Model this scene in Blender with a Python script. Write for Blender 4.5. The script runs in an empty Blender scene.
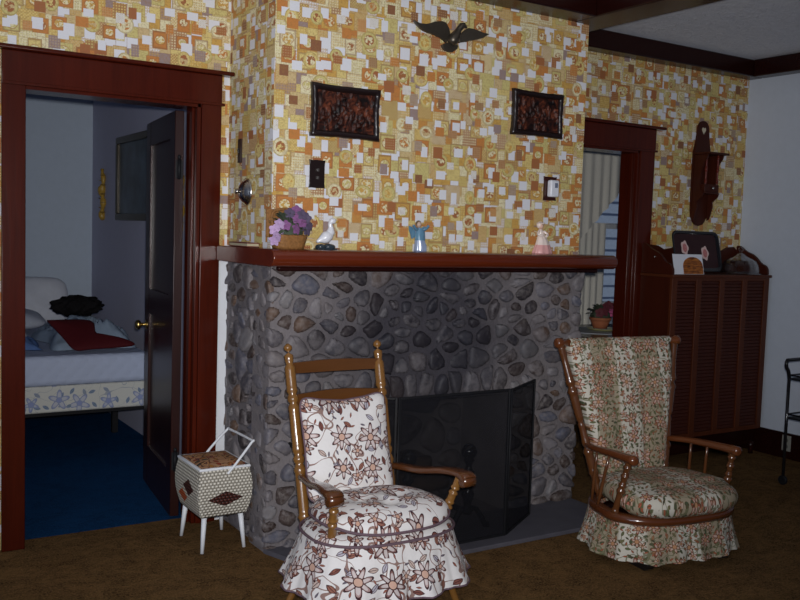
import bpy, bmesh, math, random
from mathutils import Vector, Matrix
sin, cos, pi = math.sin, math.cos, math.pi
sc = bpy.context.scene
COL = sc.collection

# ------------------------------------------------------------------ camera, world, flash, exposure
def cam_axes(yaw, pitch, roll):
    f = Vector((sin(yaw)*cos(pitch), cos(yaw)*cos(pitch), -sin(pitch)))
    r = Vector((cos(yaw), -sin(yaw), 0)); u = r.cross(f)
    return r*cos(roll)+u*sin(roll), -r*sin(roll)+u*cos(roll), f
r_, u_, f_ = cam_axes(0.56740, 0.07318, 0.03223)
cam = bpy.data.cameras.new('camera'); camo = bpy.data.objects.new('camera', cam); COL.objects.link(camo)
camo.matrix_world = Matrix(((r_.x, u_.x, -f_.x, 0), (r_.y, u_.y, -f_.y, 0), (r_.z, u_.z, -f_.z, 1.5), (0, 0, 0, 1)))
cam.sensor_width = 36; cam.lens = 918.11/800*36; cam.clip_start = .05
sc.camera = camo

world = bpy.data.worlds.new('daylight'); sc.world = world; world.use_nodes = True
bg = world.node_tree.nodes['Background']; bg.inputs[0].default_value = (.42, .55, .92, 1); bg.inputs[1].default_value = .12

fl = bpy.data.lights.new('camera_flash', 'SPOT'); flo = bpy.data.objects.new('camera_flash', fl); COL.objects.link(flo)
fl.energy = 500; fl.spot_size = math.radians(84); fl.spot_blend = 1.0; fl.shadow_soft_size = .025; fl.color = (1, .985, .97)
flo.location = Vector((0, 0, 1.5)) + u_*.055 + r_*.02
aim = (f_ - r_*.03 + u_*.10).normalized()
flo.rotation_euler = aim.to_track_quat('-Z', 'Y').to_euler()

dl = bpy.data.lights.new('ceiling_fill', 'AREA'); dlo = bpy.data.objects.new('ceiling_fill', dl); COL.objects.link(dlo)  # added bluish fill for ceiling and right wall, no window is built here
dl.shape = 'RECTANGLE'; dl.size = 1.6; dl.size_y = 1.3; dl.energy = 32; dl.color = (.62, .76, 1)
dlo.location = (-1.5, .4, 1.35); dlo.rotation_euler = Vector((1, .45, .42)).to_track_quat('-Z', 'Z').to_euler()
sun = bpy.data.lights.new('sun', 'SUN'); suno = bpy.data.objects.new('sun', sun); COL.objects.link(suno)  # added to brighten the siding outside the far window
sun.energy = .9; sun.angle = .05; sun.color = (.8, .9, 1); suno.rotation_euler = Vector((.15, .5, -.86)).to_track_quat('-Z', 'Y').to_euler()

sc.view_settings.view_transform = 'Standard'; sc.view_settings.look = 'None'
sc.view_settings.gamma = 1; sc.view_settings.exposure = 0.0; sc.view_settings.use_curve_mapping = False

# ------------------------------------------------------------------ node helper
class E_:
    def __init__(s, g, k): s.g, s.k = g, k
    def _o(s, op, b): return s.g.m(op, s, b)
    def __add__(s, b): return s._o('ADD', b)
    __radd__ = __add__
    def __sub__(s, b): return s._o('SUBTRACT', b)
    def __rsub__(s, b): return s.g.m('SUBTRACT', b, s)
    def __mul__(s, b): return s._o('MULTIPLY', b)
    __rmul__ = __mul__
    def __truediv__(s, b): return s._o('DIVIDE', b)
    def __lt__(s, b): return s._o('LESS_THAN', b)
    def __gt__(s, b): return s._o('GREATER_THAN', b)
    def abs(s): return s.g.m('ABSOLUTE', s)
    def floor(s): return s.g.m('FLOOR', s)
    def fract(s): return s.g.m('FRACT', s)
    def sq(s): return s.g.m('SQRT', s)
    def cos(s): return s.g.m('COSINE', s)
    def max(s, b): return s._o('MAXIMUM', b)
    def min(s, b): return s._o('MINIMUM', b)
    def inv(s): return 1 - s
class G:
    def __init__(s, name):
        s.mat = bpy.data.materials.new(name); s.mat.use_nodes = True
        s.t = s.mat.node_tree; s.t.nodes.clear()
        s.out = s.t.nodes.new('ShaderNodeOutputMaterial')
        s.b = s.t.nodes.new('ShaderNodeBsdfPrincipled'); s.t.links.new(s.b.outputs[0], s.out.inputs[0])
        s.b.inputs['Specular IOR Level'].default_value = .3
    def n(s, ty, **p):
        x = s.t.nodes.new(ty)
        for k, v in p.items(): setattr(x, k, v)
        return x
    def put(s, inp, v):
        if isinstance(v, E_): s.t.links.new(v.k, inp)
        elif isinstance(v, (tuple, list)):
            v = tuple(v)
            inp.default_value = v if len(inp.default_value) == len(v) else v + (1,)
        else: inp.default_value = v
    def m(s, op, a, b=None):
        x = s.n('ShaderNodeMath', operation=op); s.put(x.inputs[0], a)
        if b is not None: s.put(x.inputs[1], b)
        return E_(s, x.outputs[0])
    def mix(s, f, a, b):
        x = s.n('ShaderNodeMix', data_type='RGBA'); s.put(x.inputs[0], f); s.put(x.inputs[6], a); s.put(x.inputs[7], b)
        return E_(s, x.outputs[2])
    def xyz(s, v):
        x = s.n('ShaderNodeSeparateXYZ'); s.put(x.inputs[0], v); return [E_(s, o) for o in x.outputs]
    def vec(s, a, b, c=0.0):
        x = s.n('ShaderNodeCombineXYZ')
        for i, q in enumerate((a, b, c)): s.put(x.inputs[i], q)
        return E_(s, x.outputs[0])
    def coord(s, k='Object'): return E_(s, s.n('ShaderNodeTexCoord').outputs[k])
    def geo(s): return E_(s, s.n('ShaderNodeNewGeometry').outputs['Position'])
    def uv(s): return s.xyz(s.coord('UV'))[:2]
    def scale(s, v, sx, sy, sz): 
        x = s.n('ShaderNodeMapping'); s.put(x.inputs[0], v); x.inputs[3].default_value = (sx, sy, sz); return E_(s, x.outputs[0])
    def noise(s, v, sca=5, det=3, rough=.55, dist=0):
        x = s.n('ShaderNodeTexNoise'); s.put(x.inputs['Vector'], v)
        for k, q in (('Scale', sca), ('Detail', det), ('Roughness', rough), ('Distortion', dist)): x.inputs[k].default_value = q
        return E_(s, x.outputs[0])
    def hash(s, a, b, seed):
        x = s.n('ShaderNodeTexWhiteNoise', noise_dimensions='3D'); s.put(x.inputs[0], s.vec(a, b, seed))
        return s.xyz(E_(s, x.outputs[1]))
    def ramp(s, f, stops, interp='LINEAR'):
        x = s.n('ShaderNodeValToRGB'); s.put(x.inputs[0], f); cr = x.color_ramp; cr.interpolation = interp
        while len(cr.elements) < len(stops): cr.elements.new(1)
        for e, (p, c) in zip(cr.elements, stops): e.position = p; e.color = tuple(c)+(1,)
        return E_(s, x.outputs[0])
    def pal(s, f, cols): return s.ramp(f, [(i/len(cols), c) for i, c in enumerate(cols)], 'CONSTANT')
    def attr(s, name):
        x = s.n('ShaderNodeAttribute', attribute_name=name); return E_(s, x.outputs['Color'])
    def bump(s, h, d=.01, st=.6):
        x = s.n('ShaderNodeBump'); s.put(x.inputs['Height'], h); x.inputs['Distance'].default_value = d; x.inputs['Strength'].default_value = st
        s.t.links.new(x.outputs[0], s.b.inputs['Normal'])
    def done(s, col, rough=.6, spec=None, **kw):
        s.put(s.b.inputs['Base Color'], col); s.put(s.b.inputs['Roughness'], rough)
        if spec is not None: s.b.inputs['Specular IOR Level'].default_value = spec
        for k, v in kw.items(): s.put(s.b.inputs[k], v)
        return s.mat
def sr(r, g, b):
    f = lambda c: (c/255/12.92) if c <= 10 else ((c/255+.055)/1.055)**2.4
    return (f(r), f(g), f(b))

# ------------------------------------------------------------------ materials
def plain(name, col, rough=.6, spec=.3, nz=.12, ns=30, bump=0, **kw):
    g = G(name); p = g.coord(); q = g.noise(p, ns, 3)
    c2 = tuple(max(0, c*(1-nz*2.2)) for c in col)
    if bump: g.bump(q, .004, bump)
    return g.done(g.mix(q, c2, tuple(min(1, c*(1+nz)) for c in col)), rough, spec, **kw)
def wood(name, dark, light, rough=.3, spec=.5, axis='z', fine=1.0, coat=0.0):
    g = G(name); p = g.coord()
    s_ = {'z': (1, 1, .07), 'x': (.07, 1, 1), 'y': (1, .07, 1)}[axis]
    q = g.noise(g.scale(p, *s_), 38*fine, 5, .6, .6); q2 = g.noise(g.scale(p, *s_), 7*fine, 2)
    c = g.mix(g.m('MULTIPLY', q, 1.0)*.6+q2*.45, dark, light)
    g.bump(q, .002, .15)
    return g.done(c, rough, spec, **({'Coat Weight': coat, 'Coat Roughness': .12} if coat else {}))

MAHO = wood('dark_mahogany', sr(34, 8, 4), sr(88, 29, 13), .22, .25, 'z')
MAHOX = wood('dark_mahogany_across', sr(48, 10, 5), sr(118, 42, 20), .26, .5, 'x')
BEAM = wood('beam_wood', sr(20, 6, 5), sr(44, 14, 10), .25, .25, 'x')
MANTEL = wood('mantel_wood', sr(60, 18, 8), sr(118, 48, 22), .16, .5, 'x', 1, .3)
DOORW = wood('door_wood', sr(24, 9, 8), sr(50, 19, 15), .3, .4, 'z')
CABW = wood('cabinet_wood', sr(52, 23, 12), sr(96, 48, 26), .45, .2, 'z')
CABD = wood('cabinet_dark_wood', sr(38, 13, 7), sr(76, 31, 17), .4, .18, 'z')
MAPLE = wood('honey_maple', sr(88, 56, 24), sr(142, 100, 50), .22, .5, 'z', 1, .3)
MAPLEX = wood('honey_maple_across', sr(66, 38, 17), sr(106, 66, 32), .25, .55, 'x', 1, .3)
WALN = wood('red_maple', sr(60, 32, 16), sr(106, 64, 34), .2, .55, 'z', 1, .4)
CARVE = wood('carved_dark_wood', sr(22, 11, 9), sr(70, 34, 24), .6, .2, 'x', 1.6)
WHITEP = plain('white_paint', sr(226, 228, 232), .45, .3, .03)
BLUEW = plain('bluish_plaster', sr(196, 203, 214), .8, .2, .03, 20, .1)
BEDW = plain('bedroom_plaster', sr(178, 190, 205), .8, .2, .03, 20, .1)
BEDW2 = plain('bedroom_lilac_plaster', sr(172, 172, 190), .8, .2, .03, 20, .1)
gc = G('carved_relief_wood'); qc = gc.noise(gc.scale(gc.coord(), 1, 1, .8), 26, 4, .65, .8)
gc.bump(qc, .006, .8)
CARVE = gc.done(gc.ramp(qc, [(.38, sr(18, 11, 11)), (.52, sr(58, 27, 19)), (.66, sr(112, 58, 38))]), .5, .25)
BLACK = plain('black_iron', (.010, .010, .012), .55, .2, .1)
BLACKG = plain('black_gloss', (.012, .011, .013), .16, .5, .05)
SILVER = plain('brushed_nickel', (.55, .52, .48), .25, .5, .05, 40, 0, Metallic=1.0)
BRONZE = plain('dark_bronze', (.13, .11, .085), .36, .5, .15, 25, 0, Metallic=.8)
BRASS = plain('brass', (.6, .42, .15), .28, .5, .05, 20, 0, Metallic=1.0)
GOLD = plain('gilt_plaster', (.42, .26, .04), .35, .5, .2, 30)
CREAMC = plain('cream_curtain', sr(234, 230, 218), .85, .1, .04, 60, 0, **{'Subsurface Weight': .0})

def m_ceiling():
    g = G('swirled_plaster'); p = g.geo()
    q = g.noise(g.scale(p, 1, 1.6, 1), 16, 5, .65, 1.6); g.bump(q, .02, .7)
    return g.done(g.mix(q, sr(206, 210, 222), sr(240, 242, 248)), .85, .15)
CEIL = m_ceiling()
def m_carpet(name, a, b, c):
    g = G(name); p = g.geo()
    q1 = g.noise(p, 9, 5, .7, 1.0); q2 = g.noise(p, 110, 3, .7); q3 = g.noise(g.scale(p, 1, 2.2, 1), 26, 3, .7, .5)
    g.bump(q2*.6+q3*.5, .02, .9)
    col = g.mix(g.ramp(q1*.6+q3*.4, [(.40, (0, 0, 0)), (.58, (1, 1, 1))]), a, b)
    return g.done(g.mix(g.ramp(q2, [(.38, (0, 0, 0)), (.68, (1, 1, 1))]), col, c), .95, .05)
CARPET = m_carpet('brown_shag_carpet', sr(44, 30, 18), sr(112, 84, 52), sr(128, 98, 62))
BLUEC = m_carpet('blue_carpet', sr(14, 42, 74), sr(22, 62, 104), sr(26, 70, 112))

def col_lum(g, c):
    a = g.xyz(c); return a[2]
def m_wallpaper():
    g = G('patchwork_wallpaper'); u, v = g.uv()
    WH = sr(224, 226, 234); CR = sr(228, 220, 182); YE = sr(220, 200, 130); YG = sr(206, 194, 128); GO = sr(204, 162, 84)
    OR = sr(196, 126, 66); RU = sr(160, 96, 62); BR = sr(134, 86, 64); MA = sr(150, 132, 134); TA = sr(206, 182, 136)
    def cell(size, ox, oy, seed, h0, h1, p, rnd=False):
        gx = u/size + ox; gy = v/size + oy; cx = gx.floor(); cy = gy.floor()
        a, b, c = g.hash(cx, cy, seed); d, e, f = g.hash(cx, cy, seed+31.7); k, l, _ = g.hash(cx, cy, seed+77.1)
        hx = a*(h1-h0)+h0; hy = b*(h1-h0)+h0
        lx = gx-cx-.5-(d-.5)*2*(.5-hx); ly = gy-cy-.5-(e-.5)*2*(.5-hy)
        if rnd:
            q = ((lx/hx)*(lx/hx)+(ly/hy)*(ly/hy)).sq(); mask = (q < 1)*(c < p); edge = q > .86
        else:
            mask = (lx.abs() < hx)*(ly.abs() < hy)*(c < p)
            edge = (lx.abs() > hx-.045/size*.04).max(ly.abs() > hy-.045/size*.04)
        return dict(mask=mask, edge=edge, lx=lx*size, ly=ly*size, hx=hx*size, hy=hy*size, f=f, k=k, l=l)
    def ging(c, w=.013):
        return ((c['lx']/w).fract() < .5).max((c['ly']/w).fract() < .5)
    def latt(c, w=.014):
        return (((c['lx']+c['ly'])/w).fract() < .3).max(((c['lx']-c['ly'])/w).fract() < .3)
    def dots(c, w=.012):
        a = (c['lx']/w).fract()-.5; b = (c['ly']/w).fract()-.5
        return (a*a+b*b) < .07
    # ground of small squares, a third of them white
    c0 = cell(.052, .13, .37, 1.5, .5, .5, 2)
    col = g.pal(c0['f'], [WH, YE, CR, OR, WH, TA, YG, CR, WH, CR, GO, MA])
    col = g.mix(c0['edge']*.35, col, BR)
    col = g.mix((c0['k'] < .4)*ging(c0)*.5, col, GO)
    # cream and yellow calico with lattice or gingham
    c = cell(.098, .3, .1, 12.3, .3, .5, .8)
    q = g.pal(c['f'], [CR, YE, YG, CR, TA])
    pt = g.mix(c['k'] > .5, g.mix(c['l'] > .5, ging(c)*1.0, latt(c)*1.0), dots(c)*1.0)
    q = g.mix(g.xyz(pt)[0]*.8, q, g.pal(c['k'], [GO, RU, YG, GO]))
    col = g.mix(c['mask'], col, g.mix(c['edge']*.5, q, BR))
    # medallion squares
    c = cell(.108, .7, .55, 23.9, .28, .42, .7)
    q = g.pal(c['f'], [OR, YE, OR, CR, GO, YG, OR])
    rr = (c['lx']*c['lx']+c['ly']*c['ly']*1.3).sq(); rel = rr/c['hx']
    q = g.mix((rel < .74)*(rel > .62)*.55, q, RU)
    mo = g.noise(g.vec(c['lx'], c['ly'], c['k']*40), 75, 2, .5) > .5
    q = g.mix((rel < .62), q, g.mix(mo, CR, g.pal(c['l'], [OR, GO, RU, YG])))
    sq_ = (c['lx'].abs() > c['hx']*.8).max(c['ly'].abs() > c['hy']*.8)
    q = g.mix(sq_*(c['k'] > .5)*.5, q, BR)
    col = g.mix(c['mask'], col, g.mix(c['edge']*.6, q, BR))
    # white plain squares
    c = cell(.115, .15, .82, 34.1, .15, .25, .75)
    col = g.mix(c['mask'], col, WH)
    # oval yellow motifs
    c = cell(.15, .45, .2, 45.7, .2, .3, .5, True)
    mo = g.noise(g.vec(c['lx'], c['ly'], c['k']*40), 60, 2, .5) > .5
    rr = ((c['lx']/c['hx'])*(c['lx']/c['hx'])+(c['ly']/c['hy'])*(c['ly']/c['hy'])).sq()
    q = g.mix(rr < .6, g.pal(c['f'], [YE, CR, YG]), g.mix(mo, g.pal(c['k'], [YE, CR, TA]), g.pal(c['l'], [GO, OR, RU])))
    col = g.mix(c['mask'], col, g.mix(c['edge']*.45, q, sr(150, 124, 66)))
    # rust, brown and mauve squares with dots or checks
    c = cell(.135, .91, .33, 56.2, .14, .22, .85)
    q = g.pal(c['f'], [RU, OR, MA, BR, RU, OR])
    pt = g.mix(c['k'] > .5, dots(c)*1.0, ging(c, .011)*.8)
    q = g.mix(g.xyz(pt)[0]*(c['l'] > .35)*.55, q, TA)
    col = g.mix(c['mask'], col, q)
    c = cell(.125, .62, .71, 71.3, .12, .2, .38)
    col = g.mix(c['mask'], col, g.mix((c['k'] < .3)*latt(c, .01)*.5, WH, YE))
    ln = (g.noise(g.vec(u, v, 2.2), 55, 2, .5)-.5).abs() < .03
    col = g.mix(ln*.4*(col_lum(g, col) < .72), col, sr(150, 112, 62))
    fine = g.noise(g.vec(u, v, 0), 160, 2, .6)
    col = g.mix(fine*.2, col, sr(170, 140, 90))
    return g.done(col, .6, .25)
PAPER = m_wallpaper()

def m_stone():
    g = G('river_stone'); p = g.coord(); a = g.xyz(g.attr('stone'))
    base = g.pal(a[0], [sr(100, 97, 104), sr(116, 112, 116), sr(70, 68, 76), sr(66, 52, 48), sr(120, 117, 120), sr(46, 40, 44), sr(92, 70, 56), sr(108, 102, 104), sr(84, 85, 98), sr(54, 40, 36)])
    n1 = g.noise(p, 42, 4, .65); n2 = g.noise(p, 9, 3, .6)
    base = g.mix(g.ramp(n1, [(.4, (0, 0, 0)), (.72, (1, 1, 1))])*.4, base, sr(150, 142, 138))
    base = g.mix(g.ramp(n2, [(.45, (0, 0, 0)), (.7, (1, 1, 1))])*.45, base, sr(70, 60, 58))
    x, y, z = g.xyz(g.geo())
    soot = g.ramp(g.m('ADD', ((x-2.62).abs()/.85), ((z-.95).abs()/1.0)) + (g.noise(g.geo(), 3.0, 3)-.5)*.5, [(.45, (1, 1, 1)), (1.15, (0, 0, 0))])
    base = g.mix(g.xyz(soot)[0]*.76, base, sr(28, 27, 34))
    smear = g.ramp(g.noise(p, 13, 4, .7)+(a[1]-.5)*.35, [(.52, (0, 0, 0)), (.70, (1, 1, 1))])
    base = g.mix(g.xyz(smear)[0]*.55, base, sr(128, 122, 124))
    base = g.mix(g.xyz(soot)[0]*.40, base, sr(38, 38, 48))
    g.bump(n1, .004, .5)
    return g.done(base, .62, .35)
def m_mortar(name='mortar', dirty=.82):
    g = G(name); p = g.geo()
    n1 = g.noise(p, 60, 4, .7); n2 = g.noise(p, 6, 3, .6)
    base = g.mix(n2, sr(100, 94, 96), sr(146, 140, 142)); base = g.mix(n1*.4, base, sr(90, 82, 80))
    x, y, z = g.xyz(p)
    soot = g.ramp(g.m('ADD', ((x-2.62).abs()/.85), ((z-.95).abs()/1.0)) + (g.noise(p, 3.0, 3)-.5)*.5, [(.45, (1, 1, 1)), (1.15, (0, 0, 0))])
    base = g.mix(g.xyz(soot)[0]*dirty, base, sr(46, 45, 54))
    g.bump(n1*.6+n2, .012, .8)
    return g.done(base, .9, .1)
STONE = m_stone(); MORTAR = m_mortar()
SLAB = plain('slate_slab', sr(86, 84, 92), .6, .3, .15, 12, .3)
FIREIN = plain('sooty_firebrick', sr(34, 32, 34), .9, .1, .2, 8, .4)

def m_floral(name, ground, stripe, vine, outline, leaves, flowers, period=.17):
    g = G(name); u, v = g.uv()
    soft = g.noise(g.vec(u, v, 0), 90, 2)
    if stripe:
        w = (u/period).fract()
        s = g.ramp(w, [(0, (0, 0, 0)), (.40, (0, 0, 0)), (.46, (1, 1, 1)), (.94, (1, 1, 1)), (1, (0, 0, 0))])
        col = g.mix(g.xyz(s)[0], ground, stripe)
    else: col = ground
    col = g.mix(soft*.3, col, tuple(c*.7 for c in ground))
    wob = g.noise(g.vec(u, v, 3.3), vine[1], 1, .4); wob2 = g.noise(g.vec(u, v, 9.1), vine[1]*1.2, 1, .4)
    line = ((wob-.5).abs() < vine[2]).max((wob2-.53).abs() < vine[2]*.8)
    col = g.mix(line*.85, col, vine[0])
    def local(size, ox, oy, seed, jit):
        gx = u/size+ox; gy = v/size+oy; cx = gx.floor(); cy = gy.floor()
        a, b, c = g.hash(cx, cy, seed); d, e, f = g.hash(cx, cy, seed+19.3)
        lx = (gx-cx-.5-(a-.5)*jit)*size; ly = (gy-cy-.5-(b-.5)*jit)*size
        th = c*6.283; ct = th.cos(); st = (th-1.5708).cos()
        return lx*ct+ly*st, ly*ct-lx*st, d, e, f
    for (size, ox, oy, seed, L, W, cols, p) in leaves:
        x, y, d, e, f = local(size, ox, oy, seed, .4)
        q = x/L; prof = (1-q*q)*W - y.abs(); ins = (prof > 0)*(d < p)
        col = g.mix(ins, col, outline)
        col = g.mix(ins*(prof > W*.24)*(y.abs() > W*.1), col, g.pal(f, cols))
    for (size, ox, oy, seed, Rr, n, pet, ctr, p) in flowers:
        x, y, d, e, f = local(size, ox, oy, seed, .4)
        r = (x*x+y*y).sq(); th = g.m('ARCTAN2', y, x)
        cn = (th*n).cos(); pr = (cn*.28+.72)*(e*.3+.7)*Rr
        ins = (r < pr)*(d < p); col = g.mix(ins, col, outline); pc = g.pal(f, pet)
        col = g.mix(ins*(r < pr-Rr*.13)*(cn > -.8), col, pc)
        col = g.mix(ins*(r < pr-Rr*.24)*(cn > -.3), col, g.mix(.55, pc, ground))
        col = g.mix(ins*(r < Rr*.27), col, outline)
        col = g.mix(ins*(r < Rr*.21), col, ctr)
    g.bump(g.noise(g.vec(u, v, 0), 420, 2), .001, .3)
    return g.done(col, .85, .12)
CRE = sr(222, 218, 216)
FAB1 = m_floral('brown_crewel_print', CRE, None, (sr(120, 80, 66), 8, .010), sr(66, 40, 42),
    [(.058, .3, .4, 8, .022, .010, [sr(142, 96, 82), sr(190, 170, 160), sr(118, 74, 66), sr(172, 168, 178)], .75),
     (.044, .7, .1, 9, .012, .004, [sr(150, 96, 80), sr(110, 104, 116)], .6)],
    [(.10, .6, .55, 5, .034, 5, [sr(150, 100, 84), sr(118, 78, 72), sr(170, 136, 122)], sr(190, 150, 130), .5),
     (.15, .1, .2, 3, .062, 7, [sr(168, 140, 136), sr(128, 96, 92), sr(176, 150, 146)], sr(196, 160, 142), .9)])
FAB2 = m_floral('tapestry_print', sr(196, 190, 176), sr(150, 136, 112), (sr(104, 104, 76), 15, .016), sr(94, 66, 46),
    [(.032, .3, .4, 8, .013, .006, [sr(90, 104, 72), sr(70, 88, 66), sr(150, 110, 80), sr(110, 112, 80)], .9),
     (.028, .7, .1, 9, .010, .004, [sr(160, 90, 66), sr(84, 98, 70), sr(60, 70, 56)], .85)],
    [(.062, .6, .55, 5, .021, 5, [sr(164, 96, 78), sr(176, 130, 110), sr(144, 86, 66)], sr(170, 126, 90), .7),
     (.092, .1, .2, 3, .040, 6, [sr(168, 100, 84), sr(150, 84, 66), sr(182, 140, 122)], sr(176, 130, 96), .85)], .27)
FABBED = m_floral('blue_rose_ticking', sr(206, 206, 200), None, (sr(150, 158, 170), 7, .004), sr(140, 150, 178),
    [(.07, .3, .4, 8, .024, .011, [sr(112, 132, 150), sr(140, 150, 160)], .6)],
    [(.17, .1, .2, 3, .07, 5, [sr(146, 156, 194), sr(158, 164, 194), sr(174, 160, 178)], sr(140, 150, 190), .85)])
FABLID = m_floral('autumn_leaf_cloth', sr(176, 132, 98), None, (sr(70, 44, 36), 12, .02), sr(64, 40, 36),
    [(.04, .3, .4, 8, .018, .010, [sr(176, 120, 60), sr(70, 70, 60), sr(160, 70, 50)], .8)],
    [(.07, .1, .2, 3, .03, 5, [sr(190, 110, 60), sr(150, 60, 50), sr(196, 150, 96)], sr(80, 50, 60), .8)])

def m_wicker():
    g = G('white_wicker'); u, v = g.uv()
    row = (v/.014).floor(); sh = (row*.5).fract()*1.0
    a = ((u/.018+sh).fract()-.5).abs(); b = ((v/.014).fract()-.5).abs()
    hgt = (1-a*a*3.6)*(1-b*b*3.4)
    d1 = ((u.abs()/.088)+((v-.085).abs()/.036)) < 1                   # brown diamond on the front
    d2 = (((u-1.03).abs()/.07)+((v-.12).abs()/.04)) < 1             # brown diamond on the side
    d3 = (((u-.945).abs()/.06)+((v-.065).abs()/.034)) < 1             # orange diamond on the side
    col = g.mix(hgt, sr(120, 112, 98), sr(232, 226, 212))
    col = g.mix(d1.max(d2), col, g.mix(hgt, sr(30, 16, 14), sr(92, 48, 40)))
    col = g.mix(d3, col, g.mix(hgt, sr(120, 50, 20), sr(214, 104, 56)))
    g.bump(hgt, .006, 1)
    return g.done(col, .5, .3)
WICKER = m_wicker()
WICKERB = plain('brown_wicker', sr(150, 104, 58), .6, .3, .3, 90, .6)

def m_mesh():
    g = G('fire_screen_mesh'); g.t.nodes.remove(g.b)
    tr = g.n('ShaderNodeBsdfTransparent'); df = g.n('ShaderNodeBsdfDiffuse'); df.inputs[0].default_value = (.014, .014, .017, 1)
    mx = g.n('ShaderNodeMixShader'); mx.inputs[0].default_value = .45
    g.t.links.new(tr.outputs[0], mx.inputs[1]); g.t.links.new(df.outputs[0], mx.inputs[2]); g.t.links.new(mx.outputs[0], g.out.inputs[0])
    return g.mat
SCREEN = m_mesh()
def m_glass(name, tint=(1, 1, 1), rough=.02):
    g = G(name); g.done(tint, rough, .5, **{'Transmission Weight': 1.0, 'IOR': 1.45}); return g.mat
GLASS = m_glass('clear_glass')
def m_thin():
    g = G('thin_clear_glass'); g.t.nodes.remove(g.b)
    tr = g.n('ShaderNodeBsdfTransparent'); tr.inputs[0].default_value = (.975, .985, .995, 1); gl = g.n('ShaderNodeBsdfGlossy'); gl.inputs['Roughness'].default_value = .08
    fr = g.n('ShaderNodeLayerWeight'); fr.inputs[0].default_value = .22
    mx = g.n('ShaderNodeMixShader'); g.t.links.new(fr.outputs['Facing'], mx.inputs[0]); g.t.links.new(tr.outputs[0], mx.inputs[1]); g.t.links.new(gl.outputs[0], mx.inputs[2]); g.t.links.new(mx.outputs[0], g.out.inputs[0])
    return g.mat
THING = m_thin()

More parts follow.
